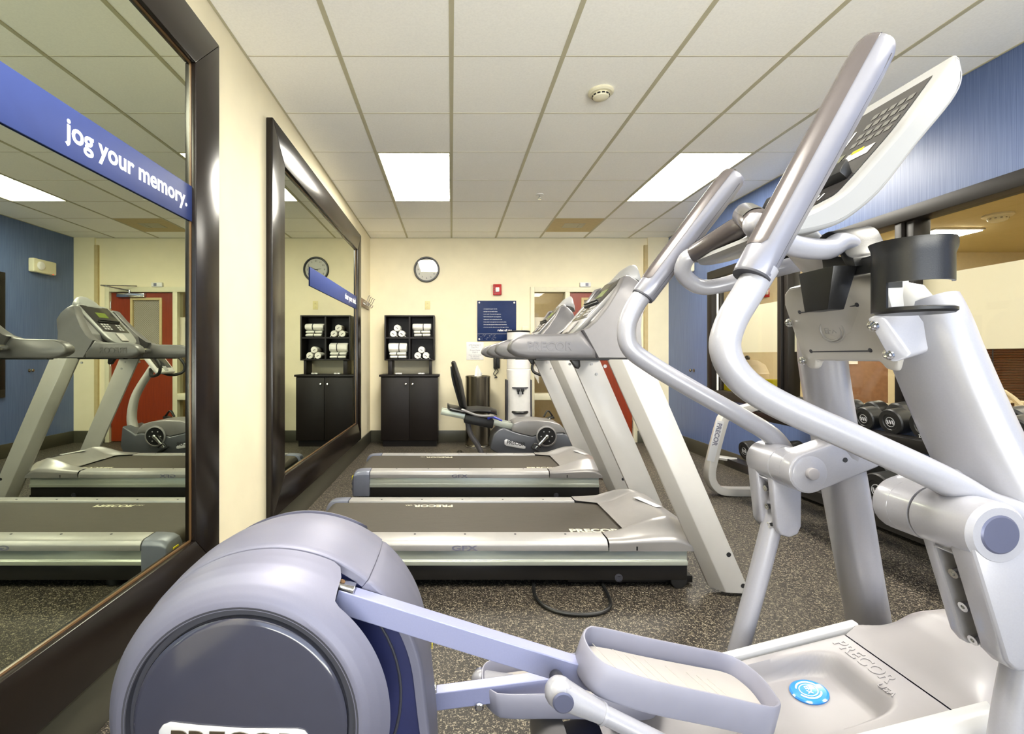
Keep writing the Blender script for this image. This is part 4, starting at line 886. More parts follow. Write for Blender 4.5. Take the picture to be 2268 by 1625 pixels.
    shell = [(1322, 795), (1424, 795), (1421, 770), (1420, 731), (1426, 700), (1439, 674), (1449, 651), (1443, 628), (1428, 610), (1413, 600), (1401, 603), (1378, 640), (1350, 678), (1320, 711), (1300, 727), (1288, 731)]
    def thick(pts, y_out, y_in_low, y_in_top, zt0, zt1, lean):
        pass
    for s in (1, -1):
        f = lambda Y: Y if s == 1 else 2 * Yc - Y
        pa = [AX(px, py, 2.38) for px, py in arm]; c0 = Vector((sum(p[0] for p in pa) / len(pa), 0, sum(p[1] for p in pa) / len(pa)))
        def sec(pts, Y, k, c0): return [(c0.x + (x - c0.x) * (1 - (1 - k) * 0.35), f(Y), c0.z + (z - c0.z) * k) for x, z in pts]
        rings = [sec(pa, Y, k, c0) for Y, k in ((2.362, 0.70), (2.368, 0.86), (2.382, 0.97), (2.40, 1.0), (2.43, 1.0), (2.448, 0.95), (2.456, 0.8))]
        if s == -1: rings = rings[::-1]
        ar = MB().loft(rings).build('handrail', 'tread_grey', t, ang=50)
        if s == 1:
            v = AX(1166, 781, 2.37); MB().text('PRECOR', (v[0], 2.3605, v[1] + 0.012), (1, 0, 0), (0, 0, 1), 0.062, 0.001, bold=0.02, wide=0.98).build('embossed_logo', 'tread_grey', ar)
        ps = [AX(px, py, 2.385) for px, py in shell]
        def lean(x, z, Y):  # the shells lean in towards the console as they rise
            return (x, f(Y + 0.13 * smooth((z - 1.26) / 0.42)), z)
        rings = []
        c1 = (0.87, 1.33)
        for Y, k in ((2.372, 0.95), (2.38, 0.985), (2.395, 1.0), (2.44, 1.0), (2.455, 0.96)):
            rings.append([lean(c1[0] + (x - c1[0]) * k, c1[1] + (z - c1[1]) * k, Y) for x, z in ps])
        if s == -1: rings = rings[::-1]
        MB().loft(rings).build('side_shell', 'tread_grey', t, ang=50)
        b = MB(); v0, v1 = AX(1330, 792, 2.38), AX(1400, 795, 2.38)
        MB().box(0.42, 0.98, f(2.385) if s == 1 else f(2.44), f(2.44) if s == 1 else f(2.385), 1.163, 1.178, bevel=0.004).build('under_strip', 'black_plastic', t)
    # bridge between the shells and the tilted console
    pb = [AX(px, py, 2.385) for px, py in ((1318, 785), (1420, 785), (1420, 735), (1432, 690), (1446, 655), (1436, 622), (1415, 606), (1375, 655), (1330, 705))]
    def leany(z, Y): return Y + 0.13 * smooth((z - 1.26) / 0.42)
    rings = [[(x, (2.44 + q * 0.66) + (1 - 2 * q) * 0.13 * smooth((z - 1.26) / 0.42), z) for x, z in pb] for q in (0, 1)]
    MB().loft(rings, bevel=0.01).build('dash_bridge', 'tread_grey', t)
    a0, a1 = Vector((0.655, 0, 1.300)), Vector((0.965, 0, 1.640)); dr = (a1 - a0).normalized(); L = (a1 - a0).length; nn = Vector((-dr.z, 0, dr.x))
    Mx = Matrix(((dr.x, 0, nn.x, a0.x), (0, 1, 0, Yc), (dr.z, 0, nn.z, a0.z), (0, 0, 0, 1)))
    out = []
    for k in range(40):                        # rounded outline in the console plane, a little wider at the top
        a = 2 * math.pi * k / 40; p = 5.0
        u_ = L / 2 + L / 2 * math.copysign(abs(math.cos(a)) ** (2 / p), math.cos(a)); w_ = (0.185 + 0.035 * u_ / L) * math.copysign(abs(math.sin(a)) ** (2 / p), math.sin(a))
        out.append((u_, w_))
    rings = [[Mx @ Vector((L / 2 + (u_ - L / 2) * k, w_ * k, h)) for u_, w_ in out] for h, k in ((-0.06, 0.8), (-0.035, 0.96), (-0.015, 1.0), (-0.004, 0.995), (0.0, 0.975))]
    co = MB().loft(rings).build('console', 'console_white', t, ang=50)
    MB().box(0.13, L - 0.025, -0.165, 0.165, 0.0, 0.003, bevel=0.002, M=Mx).build('display_panel', 'screen_dark', co)
    MB().box(0.30, 0.36, -0.06, 0.06, 0.0025, 0.0042, M=Mx).build('lcd', 'lcd_green', co)
    b = MB()
    for k in range(9): b.box(0.155 + (k % 3) * 0.026, 0.172 + (k % 3) * 0.026, -0.12 + (k // 3) * 0.035, -0.095 + (k // 3) * 0.035, 0.0025, 0.0042, M=Mx)
    for k in range(6): b.box(0.155 + (k % 3) * 0.026, 0.172 + (k % 3) * 0.026, 0.06 + (k // 3) * 0.035, 0.085 + (k // 3) * 0.035, 0.0025, 0.0042, M=Mx)
    b.build('keys', 'key_grey', co)
    b = MB(); b.box(0.235, 0.247, -0.13, 0.13, 0.002, 0.016, bevel=0.003, M=Mx); b.box(0.246, 0.252, -0.13, 0.13, 0.010, 0.026, bevel=0.002, M=Mx); b.build('reading_ledge', 'black_plastic', co)
    MB().box(0.02, 0.11, -0.045, 0.045, 0.0, 0.012, bevel=0.006, M=Mx).build('stop_key', 'pedal_pad', co)
    MB().box(-0.012, 0.004, -0.02, 0.02, -0.02, -0.008, M=Mx).build('stop_light', 'red_led', co)
    # raised cap behind the console top, and the front grab bar under it
    rings = [[(x, Yc + w_ * math.cos(a), z + h * math.sin(a)) for a in [math.pi * k / 16 for k in range(17)]] for x, w_, z, h in ((0.94, 0.11, 1.60, 0.03), (0.99, 0.125, 1.62, 0.065), (1.03, 0.125, 1.61, 0.10), (1.05, 0.12, 1.60, 0.115), (1.065, 0.11, 1.57, 0.09))]
    MB().loft(rings, bevel=0.006).build('fan_cap', 'console_white', t, ang=50)
    MB().tube([(0.74, 2.45, 1.235), (0.62, 2.52, 1.24), (0.585, Yc, 1.245), (0.62, 3.02, 1.24), (0.74, 3.09, 1.235)], 0.017, seg=12).build('grab_bar', 'chrome', t)
    v = A(1272, 803, 2.6); MB().prism([(v.x - 0.03, v.z + 0.03), (v.x + 0.03, v.z + 0.03), (v.x + 0.035, v.z - 0.02), (v.x + 0.025, v.z - 0.035), (v.x + 0.01, v.z - 0.03)], 2.6, 2.64, bevel=0.005).build('cable_hook', 'black_plastic', t)
    return t
tm = treadmill()
dup(tm, (0, 1.44, 0), 'farther grey treadmill, partly hidden behind the nearer treadmill')
b = MB().tube([(0.43, 2.5, 0.02), (0.41, 2.33, 0.01), (0.46, 2.21, 0.009), (0.58, 2.165, 0.009), (0.70, 2.19, 0.009), (0.76, 2.28, 0.009), (0.78, 2.5, 0.012)], 0.009, seg=10, n=8)
tag(b.build('power_cord', 'black_rubber'), 'black power cord looping onto the floor from under the nearer treadmill', 'cord')

# ------------------------------------------------------------------ dumbbell rack and dumbbells
t = thing('dumbbell_rack', (2.6, 3.0, 0), 'two-tier dumbbell rack with silver end frames under the window', 'dumbbell rack')
def end_frame(Y, logo):
    path = [Vector((x, Y, z)) for x, z in ((2.80, 0.81), (2.607, 0.765), (2.42, 0.715), (2.33, 0.672), (2.295, 0.60), (2.225, 0.33), (2.20, 0.20), (2.215, 0.115), (2.27, 0.055), (2.36, 0.036), (2.6, 0.034), (2.90, 0.034))]
    P = catmull(path, 5); rings = []
    for k, p in enumerate(P):
        d = (P[min(k + 1, len(P) - 1)] - P[max(k - 1, 0)]).normalized(); n = Vector((-d.z, 0, d.x))
        rings.append([p + n * a + Vector((0, c, 0)) for a, c in ((-0.03, -0.045), (0.03, -0.045), (0.034, -0.03), (0.034, 0.03), (0.03, 0.045), (-0.03, 0.045), (-0.034, 0.03), (-0.034, -0.03))])
    f = MB().loft(rings, bevel=0.003).build('end_frame', 'tread_upright', t)
    if logo:
        a, c = Vector((2.275, 0, 0.64)), Vector((2.19, 0, 0.30)); d = (c - a).normalized(); n = Vector((d.z, 0, -d.x))
        a = a + n * 0.01; c = c + n * 0.01
        pl = MB().extrude([a - n * 0.032 + Vector((0, Y - 0.046, 0)), c - n * 0.032 + Vector((0, Y - 0.046, 0)), c + n * 0.032 + Vector((0, Y - 0.046, 0)), a + n * 0.032 + Vector((0, Y - 0.046, 0))], (0, -0.006, 0), bevel=0.002).build('logo_plate', 'rail_white', f)
        MB().text('PRECOR', a + d * 0.02 - n * 0.02 * -1 + Vector((0, Y - 0.0535, 0)), d, -n if (-n).x > 0 else n, 0.055, 0.0006, bold=0.03, wide=0.95).build('logo', 'logo_grey', pl)
end_frame(4.06, True); end_frame(1.62, False)
for Y in (4.06, 1.62): MB().tube([(2.63, Y, 0.77), (2.70, Y, 0.40), (2.80, Y, 0.05)], 0.028, seg=10, raw=True, cap='flat').build('back_post', 'black_metal', t)
def tray(name, x0, z0, x1, z1):
    b = MB(); d = Vector((x1 - x0, 0, z1 - z0)).normalized(); n = Vector((-d.z, 0, d.x))
    for q in (0.06, 0.80):
        c = Vector((x0, 1.6, z0)).lerp(Vector((x1, 1.6, z1)), q)
        b.extrude([c - d * 0.04, c + d * 0.04, c + d * 0.04 + n * 0.012, c - d * 0.04 + n * 0.012], (0, 2.48, 0), bevel=0.002)
    c = Vector((x0, 1.6, z0)); b.extrude([c - d * 0.03 - n * 0.05, c - d * 0.02 - n * 0.05, c - d * 0.02 + n * 0.02, c - d * 0.03 + n * 0.02], (0, 2.48, 0), bevel=0.002)
    b.build(name, 'black_metal', t)
tray('upper_tray', 2.60, 0.705, 2.93, 0.755); tray('lower_tray', 2.36, 0.305, 2.78, 0.365)
MB().tube([(2.24, 4.06, 0.33), (2.40, 4.02, 0.31)], 0.02, raw=True, seg=8).build('tray_bracket', 'tread_upright', t)
MB().box(2.90, 2.96, 1.60, 4.08, 0.03, 0.08, bevel=0.005).build('rear_beam', 'black_metal', t)
ORD = ['first', 'second', 'third', 'fourth', 'fifth', 'sixth', 'seventh', 'eighth', 'ninth', 'tenth', 'eleventh', 'twelfth']
def dumbbell(c, r, hw, L, label, num, grp):
    """c: middle of the handle; axis leans up towards the wall"""
    ax = Vector((1, 0, 0.14)).normalized()
    t = thing('dumbbell', c, label, 'dumbbell', grp)
    MB().tube([c - ax * (L / 2), c + ax * (L / 2)], 0.0165, raw=True, seg=14, cap='flat').build('handle', 'chrome', t)
    for s in (-1, 1):
        o = c + ax * (s * L / 2)
        h = MB().lathe([(0.03, -0.012), (r * 0.9, -0.004), (r, 0.008), (r, hw - 0.008), (r * 0.94, hw), (r * 0.62, hw + 0.001), (r * 0.58, hw - 0.003), (0, hw - 0.003)], o, ax * s, seg=36).build('head', 'black_rubber', t)
        if s == -1:
            f = o - ax * (hw + 0.0012); right = Vector((0, -1, 0)); upv = Vector((-ax.z, 0, ax.x))
            b = MB().torus(f + ax * 0.003, r * 0.36, r * 0.022, axis=-ax, seg=24)
            for q in (-0.16, 0, 0.16): b.box(-0.0015 - r * 0.04, r * 0.04, -0.001, 0.001, -r * 0.16, r * 0.16, M=Matrix.Translation(f + Vector((0.002, q * r * 1.3, 0))) @ Matrix.Rotation(math.radians(90), 4, 'Z') @ Matrix.Rotation(math.radians(25), 4, 'Y'))
            b.build('emblem', 'key_grey', h)
            if num: MB().text(num[0], f - upv * (r * num[1]) + right * num[2] * r, right, upv, r * 0.30, 0.0004, align='CENTER').build('weight_mark', 'white_print', h)
ups = [3.93, 3.76, 3.58, 3.40, 3.22, 3.04, 2.85, 2.645, 2.42, 2.22, 2.0, 1.79]
for k, y in enumerate(ups):
    r = [0.052, 0.056, 0.06, 0.064, 0.068, 0.072, 0.077, 0.085, 0.09, 0.095, 0.098, 0.1][k]
    lb = f'black round dumbbell on the upper tier, {ORD[k]} from the logo end frame' if k != 7 else 'black round dumbbell marked 20 on the upper tier of the rack'
    dumbbell(Vector((2.77, y, 0.735 + r * 0.985)), r, 0.06 + 0.004 * k, 0.13, lb, ('20', 0.82, -0.25) if k == 7 else None, 'dumbbells on the upper tier')
lows = [3.96, 3.73, 3.48, 3.22, 2.96, 2.70, 2.44, 2.18, 1.92]
for k, y in enumerate(lows):
    r = [0.078, 0.083, 0.087, 0.09, 0.095, 0.102, 0.105, 0.108, 0.108][k]
    lb = f'black round dumbbell on the lower tier, {ORD[k]} from the logo end frame' if k != 5 else 'black round dumbbell marked 45 on the lower tier of the rack'
    dumbbell(Vector((2.58, y, 0.342 + r * 0.985)), r, 0.085 + 0.004 * k, 0.13, lb, ('45', -0.35, 0.55) if k == 5 else None, 'dumbbells on the lower tier')
# ------------------------------------------------------------------ elliptical trainer in the foreground
EY = 1.11                                         # its centre line; near side is towards the viewer
E = thing('elliptical_trainer', (0.35, EY, 0), 'large silver elliptical trainer filling the right foreground', 'elliptical trainer')
C = Vector((-0.367, EY, 0.479)); RM = 0.32
def polar(a, r, dy): return Vector((C.x + r * math.cos(a), EY + dy, C.z + r * math.sin(a)))
# --- rear flywheel housing: near cover, centre band, far cover
a_lo, a_hi = math.radians(-92), math.radians(272)
AN = 120
def slot(a):
    """0 = covers meet, 1 = fully open arm slot (front quarter of the wheel)"""
    d = math.degrees(a)
    return smooth((65 - d) / 13.0)
CD = C + Vector((-0.024, 0, 0.020))                # centre of the face disc
prof_near = [(-0.230, 0.236), (-0.231, 0.243), (-0.228, 0.250), (-0.215, 0.264), (-0.195, 0.279), (-0.172, 0.292), (-0.150, 0.301), (-0.126, 0.3085)]
def cover2(side):
    def fn(u, v):
        a = a_lo + (a_hi - a_lo) * u; s = slot(a); lim = -0.126 - 0.072 * s
        dy = -0.230 + (lim + 0.230) * v
        # densify near the outer lip
        dy = -0.230 + (lim + 0.230) * (v ** 1.3)
        r = interp([(-0.230, 0.2185), (-0.2295, 0.228), (-0.224, 0.240), (-0.212, 0.256), (-0.195, 0.273), (-0.172, 0.289), (-0.150, 0.300), (-0.126, 0.3085)], dy)
        if v > 0.985: r -= 0.012; dy -= 0.002
        elif v < 0.015: r -= 0.004
        k = smooth((-0.128 - dy) / 0.102)          # the face disc sits a little behind the wheel centre
        return polar(a, r, dy * side) + Vector((-0.024 * k, 0, 0.020 * k))
    return MB().grid(fn, AN, 40).build('side_cover', 'housing_silver', E, ang=70)
nc = cover2(1); fc = cover2(-0.86)
band_prof = [(-0.124, 0.290), (-0.1235, 0.307), (-0.120, 0.3105), (-0.06, 0.3165), (0.0, 0.3185), (0.05, 0.314), (0.1065, 0.303), (0.1085, 0.29)]
def band(a0, a1, name):
    def fn(u, v):
        a = a0 + (a1 - a0) * u; q = v * (len(band_prof) - 1); k = min(int(q), len(band_prof) - 2)
        dy = band_prof[k][0] + (band_prof[k + 1][0] - band_prof[k][0]) * (q - k); r = band_prof[k][1] + (band_prof[k + 1][1] - band_prof[k][1]) * (q - k)
        d = math.degrees(a)
        if u > 0.996 and name == 'front_fender': r -= 0.004
        # the front of the band flares forward towards the floor like a fender
        r += 0.16 * smooth((12 - d) / 75.0) ** 1.6 if d < 12 else 0
        return polar(a, r, dy)
    return MB().grid(fn, 60, 28).build(name, 'housing_silver', E, ang=70)
band(math.radians(51.2), a_hi, 'centre_band'); band(math.radians(-62), math.radians(51.0), 'front_fender')
MB().box(-0.006, 0.006, -0.012, 0.012, 0, 0.0012, M=Matrix.Translation(polar(math.radians(4), 0.3215, 0.02)) @ Matrix.Rotation(math.radians(88), 4, 'Y')).build('warning_label', 'yellow', E)
# inside walls of the arm slot
def annulus(dy, r0, r1, a0, a1, flare=False):
    def fn(u, v):
        a = math.radians(a0 + (a1 - a0) * u); d = a0 + (a1 - a0) * u; R1 = r1 + (0.16 * smooth((12 - d) / 75.0) ** 1.6 if flare and d < 12 else 0)
        return polar(a, r0 + (R1 - r0) * v, dy)
    return MB().grid(fn, 40, 8)
annulus(-0.118, 0.10, 0.300, -62, 66, True).build('inner_guard', 'inner_navy', E)
b = MB(); b.torus(C + Vector((0, -0.119, 0)), 0.262, 0.003, axis=(0, 1, 0), seg=60); b.build('guard_rib', 'seam', E)
b = MB().lathe([(0, -0.165), (0.228, -0.165), (0.228, -0.150), (0.10, -0.150), (0.10, -0.12), (0, -0.12)], C, (0, 1, 0), seg=48); b.build('flywheel', 'black_plastic', E)
# outer disc with its groove and the bright logo plate
MB().lathe([(0.2195, -0.2305), (0.2125, -0.2295), (0.2105, -0.218), (0.1995, -0.218), (0.199, -0.226)], CD, (0, 1, 0), seg=96, cap=False).build('disc_groove', 'seam', E)
ds = MB().lathe([(0, -0.2335), (0.188, -0.2335), (0.194, -0.232), (0.198, -0.2285), (0.199, -0.2185), (0, -0.2185)], CD, (0, 1, 0), seg=96).build('side_disc', 'disc_grey', E)
y_ = EY - 0.2335
def D(px, py): return AX(px, py, y_)
out = [D(*p) for p in ((353, 1616), (362, 1603), (378, 1597), (440, 1604), (540, 1611), (660, 1612), (676, 1616), (686, 1628), (688, 1670), (670, 1690), (520, 1690), (380, 1686), (356, 1668))]
lp = MB().prism(out, y_ - 0.004, y_ + 0.001, bevel=0.003).build('logo_plate', 'rail_white', ds)
v = D(378, 1660); MB().text('PRECOR', (v[0], y_ - 0.0045, v[1]), (1, 0, -0.03), (0.03, 0, 1), 0.056, 0.0012, bold=0.03, wide=1.12).build('logo', 'steel_brushed', lp)
# rear stand under the housing
MB().box(-0.62, -0.10, EY - 0.14, EY + 0.12, 0.03, 0.20, bevel=0.03).build('rear_base', 'housing_silver', E)
for dy in (-0.2, 0.2): MB().cyl((-0.45, EY + dy, 0), (-0.45, EY + dy, 0.045), 0.035, 0.028, seg=20).build('levelling_foot', 'black_rubber', E)
MB().box(-0.48, -0.42, EY - 0.23, EY + 0.23, 0.035, 0.075, bevel=0.008).build('rear_crossbar', 'tread_grey', E)
MB().box(-0.2, 1.3, EY - 0.06, EY + 0.06, 0.03, 0.11, bevel=0.01).build('spine_beam', 'housing_silver', E)

# --- pedal arms (near one high, far one low)
def pedal_arm(side, p0, p1, pin):
    """p0/p1: centre line of the square beam from crank to pedal, side -1 near / +1 far"""
    d = (p1 - p0).normalized(); n = Vector((-d.z, 0, d.x)); h = 0.0225; w_ = 0.034
    yc = p0.y
    ar = MB().extrude([p0 - n * h, p1 - n * h, p1 + n * h, p0 + n * h], (0, w_, 0), bevel=0.002).build('pedal_arm', 'lavender_paint', E, ang=20)
    MB().box(-0.028, 0.03, 0.002, w_ - 0.002, -0.004, 0.012, bevel=0.003, M=Matrix.Translation(p0 + n * (h - 0.002) + Vector((0, 0, 0))) @ Matrix.Rotation(math.atan2(d.z, d.x) * -1, 4, 'Y')).build('end_block', 'chrome', ar)
    q = p0 + n * (h + 0.010) + Vector((0.0, w_ / 2, 0)); MB().cyl(q, q + n * 0.0015, 0.007, seg=14).build('plug', 'mirror_edge', ar)
    return ar, d, n
near0, near1 = A(742, 1331, 0.95), A(1470, 1556, 0.95)
ar, dN, nN = pedal_arm(-1, near0, near1, None)
far0, far1 = A(945, 1558, 1.235), A(1460, 1490, 1.235)
arf, dF, nF = pedal_arm(1, far0, far1, None)
bz = A(1061, 1563, 1.235); MB().lathe([(0.012, 0), (0.012, 0.006), (0.008, 0.008), (0, 0.008)], bz, (0, -1, 0), seg=8).build('arm_bolt', 'chrome', arf)
# foot trays: outline measured on the near tray's rim plane
O = A(1500, 1475, 0.975)
def rim_pt(px, py, d, n, O):
    ray = A(px, py, 1.0) - Vector((0, 0, CAMH)); ray = Vector((ray.x, 1.0, ray.z)); o = Vector((0, 0, CAMH))
    tt = (O - o).dot(n) / ray.dot(n); P = o + ray * tt; return ((P - O).dot(d), P.y - O.y)
RIM = [(1307, 1384), (1345, 1390), (1434, 1410), (1547, 1433), (1600, 1444), (1640, 1461), (1688, 1498), (1722, 1541), (1731, 1557), (1724, 1566), (1702, 1566), (1603, 1543), (1462, 1512), (1363, 1481), (1325, 1460), (1302, 1434), (1290, 1408), (1295, 1391)]
rim = [rim_pt(px, py, dN, nN, O) for px, py in RIM]
def ped(O, d, n, mirror, name):
    P = [(a, -b if mirror else b) for a, b in rim]
    sm = catmull([Vector((a, b, 0)) for a, b in P + [P[0]]], 4)[:-1]
    ca = sum(p.x for p in sm) / len(sm); cb = sum(p.y for p in sm) / len(sm)
    def ring(ins, h, slide=0.0):
        r = []
        for k, p in enumerate(sm):
            tg = (sm[(k + 1) % len(sm)] - sm[k - 1]).normalized(); nn = Vector((tg.y, -tg.x, 0))
            if nn.dot(Vector((p.x - ca, p.y - cb, 0))) < 0: nn = -nn
            q = p - nn * ins; r.append(O + d * (q.x + slide * (p.x > ca)) + Vector((0, q.y, 0)) + n * h)
        return r
    hd = 0.056
    t = MB().loft([ring(0.014, -hd + 0.004), ring(0.002, -hd - 0.006), ring(-0.002, -hd), ring(-0.001, -0.02), ring(0.0, -0.004), ring(0.002, 0.0), ring(0.005, 0.0), ring(0.007, -0.004), ring(0.008, -hd + 0.014), ring(0.02, -hd + 0.012)], cap=True).build('pedal', 'pedal_grey', E, ang=50)
    pd = MB(); R = ring(0.016, -hd + 0.020); pd.loft([ring(0.013, -hd + 0.012), ring(0.013, -hd + 0.018), R], cap=True)
    mat_ = pd.build('foot_pad', 'pedal_pad', t)
    g = MB(); xs = [p.x for p in sm]; x0, x1 = min(xs) + 0.07, max(xs) - 0.10
    for k in range(12):
        if k in (1, 6, 8): continue
        x = x0 + (x1 - x0) * k / 11; c = O + d * x + n * (-hd + 0.0205) + Vector((0, cb, 0))
        sl = (d * 0.02 + Vector((0, -0.045, 0)))
        g.tube([c - sl, c + sl], 0.0012, raw=True, seg=6)
    g.build('tread_ridges', 'pedal_pad', mat_)
    return t
ped(O, dN, nN, False, 'pedal')
Of = A(1262, 1478, 1.275); Of = Vector((Of.x - 0.035, 1.275, Of.z - 0.006)); ped(Of, dF, nF, True, 'pedal')

# --- moving arms: grip, bent tube, pivot hub, casting, connecting link
def arm(side, yT, path, grip0, grip1, low):
    """path: (px,py) of the tube centre at depth yT from grip bottom to pivot; side -1 near, +1 far"""
    pts = [A(px, py, yT) for px, py in path] + low
    tb = MB().tube(pts, 0.0262, seg=18, n=8, cap='flat').build('moving_arm', 'silver_light', E, ang=60)
    g0, g1 = A(*grip0), A(*grip1)
    d = (g1 - g0).normalized(); v = Vector((0, 1, 0)); v = (v - d * v.dot(d)).normalized(); u = d.cross(v)
    L = (g1 - g0).length; sec = []
    for s, k in ((0, 0.94), (0.004, 1.0), (0.12 * L, 1.0), (0.5 * L, 1.04), (0.85 * L, 1.06), (0.955 * L, 1.0), (0.985 * L, 0.86), (1.0 * L, 0.45)):
        sec.append([g0 + d * s + u * (0.0335 * k * math.cos(a)) + v * (0.029 * k * math.sin(a)) for a in [2 * math.pi * q / 24 for q in range(24)]])
    g = MB().loft(sec).build('grip', 'grip_silver', tb, ang=60)
    # darker rubber shell over the half of the grip that faces the user
    sec = []
    for s, k in ((0.10 * L, 1.03), (0.12 * L, 1.065), (0.5 * L, 1.09), (0.88 * L, 1.11), (0.96 * L, 1.05), (0.985 * L, 0.93), (1.005 * L, 0.6)):
        a0, a1_ = (-1.02, 1.5) if s > 0.11 * L else (-0.8, 1.2)
        sec.append([g0 + d * s + u * (0.0335 * k * math.cos(a)) + v * (0.029 * k * math.sin(a)) for a in [a0 + (a1_ - a0) * q / 14 for q in range(15)]])
    MB().loft(sec).build('grip_shell', 'grip_grey', g, ang=60)
    a_ = MB().cyl(g0 - d * 0.004, g0 + d * 0.001, 0.0318, seg=24, bevel=0.001); a_.build('collar', 'seam', g)
    sp = MB(); 
    for sgn in (1,):
        sp.tube([g0 + d * (0.02 * L) - u * 0.017 - v * 0.0235, g0 + d * (0.5 * L) - u * 0.018 - v * 0.0248, g0 + d * (0.93 * L) - u * 0.018 - v * 0.0252], 0.0014, seg=6)
    sp.build('parting_line', 'seam', g)
    return tb
PVX, PVZ = 0.925, CAMH - 0.300
arm(-1, 0.87, [(1690, 592), (1655, 650), (1618, 715), (1606, 775), (1640, 838), (1720, 893), (1900, 975), (2080, 1058), (2175, 1112)], (1665, 612, 0.87), (1948, 92, 0.89),
    [Vector((1.06, 0.865, 0.865)), Vector((1.045, 0.86, 0.72)), Vector((1.0, 0.86, 0.45)), Vector((0.985, 0.86, 0.16))])
arm(1, 1.37, [(1432, 642), (1405, 680), (1388, 725), (1396, 770), (1440, 806), (1530, 860), (1640, 922), (1712, 968)], (1424, 655, 1.37), (1630, 385, 1.34),
    [Vector((0.965, 1.37, 0.88)), Vector((0.945, 1.37, 0.80)), Vector((0.90, 1.375, 0.60)), Vector((0.835, 1.38, 0.345)), Vector((0.80, 1.38, 0.20))])
def pivot(side):
    f = lambda dy: EY + side * dy                  # dy grows outwards
    b = MB().lathe([(0.040, 0.116), (0.052, 0.122), (0.054, 0.132), (0.054, 0.155), (0.0525, 0.156), (0.054, 0.157), (0.054, 0.198)], (PVX, EY, PVZ), (0, side, 0), seg=40)
    hub = b.build('pivot_housing', 'silver_light', E)
    b = MB().lathe([(0.05, 0.200), (0.054, 0.203), (0.054, 0.285), (0.053, 0.300), (0.046, 0.307), (0.0, 0.307)], (PVX, EY, PVZ), (0, side, 0), seg=40)
    sw = b.build('swing_hub', 'silver_light', E)
    MB().lathe([(0.0, 0.309), (0.030, 0.309), (0.033, 0.307), (0.033, 0.304)], (PVX, EY, PVZ), (0, side, 0), seg=36).build('hub_cap', 'cap_blue_grey', sw, ang=20)
    MB().cyl((PVX, f(0.118), PVZ), (PVX, f(0.104), PVZ), 0.0155, seg=24, bevel=0.003).build('pivot_button', 'warm_plastic', hub)
    # bracket arm from the pivot back to the front leg
    c0, c1 = Vector((PVX, 0, PVZ)), Vector((1.07, 0, PVZ + 0.055)); dd = (c1 - c0).normalized(); nn = Vector((-dd.z, 0, dd.x))
    def cap(r0, r1):
        pts = [c0 + (nn * math.cos(a) - dd * math.sin(a)) * r0 for a in [math.pi * k / 10 for k in range(11)]]
        pts += [c1 + dd * 0.0 - nn * r1 + dd * (r1 * 0.4) , c1 - nn * (r1 * 0.6) + dd * r1 * 0.8, c1 + nn * (r1 * 0.6) + dd * r1 * 0.8, c1 + nn * r1 + dd * (r1 * 0.4)]
        return pts
    ya, yb = sorted((f(0.118), f(0.185)))
    br = MB().extrude([Vector((p.x, ya, p.z)) for p in cap(0.054, 0.05)], (0, yb - ya, 0), bevel=0.010, seg=3).build('pivot_bracket', 'silver_light', E)
    q = c0.lerp(c1, 0.62); MB().cyl((q.x, f(0.1175), q.z), (q.x, f(0.122), q.z), 0.0065, seg=14).build('bracket_hole', 'logo_dark', br)
    # slotted casting that clamps the lower tube
    bx, bz_ = (0.985, CAMH - 0.535) if side < 0 else (0.935, CAMH - 0.500)
    e0, e1 = Vector((PVX, 0, PVZ)), Vector((bx, 0, bz_)); dd = (e1 - e0).normalized(); nn = Vector((-dd.z, 0, dd.x))
    def taper(w0, w1):
        return [e0 - nn * w0 + dd * 0.0, e1 - nn * w1 - dd * 0.03, e1 - nn * w1 * 0.7 - dd * 0.008, e1, e1 + nn * w1 * 0.7 - dd * 0.008, e1 + nn * w1 - dd * 0.03, e0 + nn * w0]
    y0, y1 = sorted((f(0.262), f(0.306))); ca = MB()
    ca.extrude([Vector((p.x, y0, p.z)) for p in taper(0.050, 0.040)], (0, y1 - y0, 0), bevel=0.008, seg=3)
    y0, y1 = sorted((f(0.205), f(0.228)))
    ca.extrude([Vector((p.x, y0, p.z)) for p in taper(0.044, 0.034)], (0, y1 - y0, 0), bevel=0.006, seg=3)
    y0, y1 = sorted((f(0.226), f(0.264)))
    ca.extrude([Vector((p.x, y0, p.z)) for p in (e0 + nn * 0.045 * -1 + dd * 0.04, e0 + dd * 0.075 - nn * -0.0, e1 + nn * 0.03 - dd * 0.02, e1 + nn * 0.01, e1 - nn * 0.0, e0 + nn * 0.05)], (0, y1 - y0, 0), bevel=0.003)
    cs = ca.build('arm_casting', 'silver_light', E)
    for k in (0.36, 0.62, 0.88):
        q = e0.lerp(e1, k) - nn * (0.0) ; q.y = f(0.245); m_ = -nn if nn.x > 0 else nn
        q = q + m_ * (0.030 - 0.008 * k)
        MB().lathe([(0.0035, 0.004), (0.0035, 0.010), (0.0085, 0.010), (0.0085, -0.03)], q, m_, seg=16).build('clamp_bolt', 'chrome', cs)
pivot(-1); pivot(1)
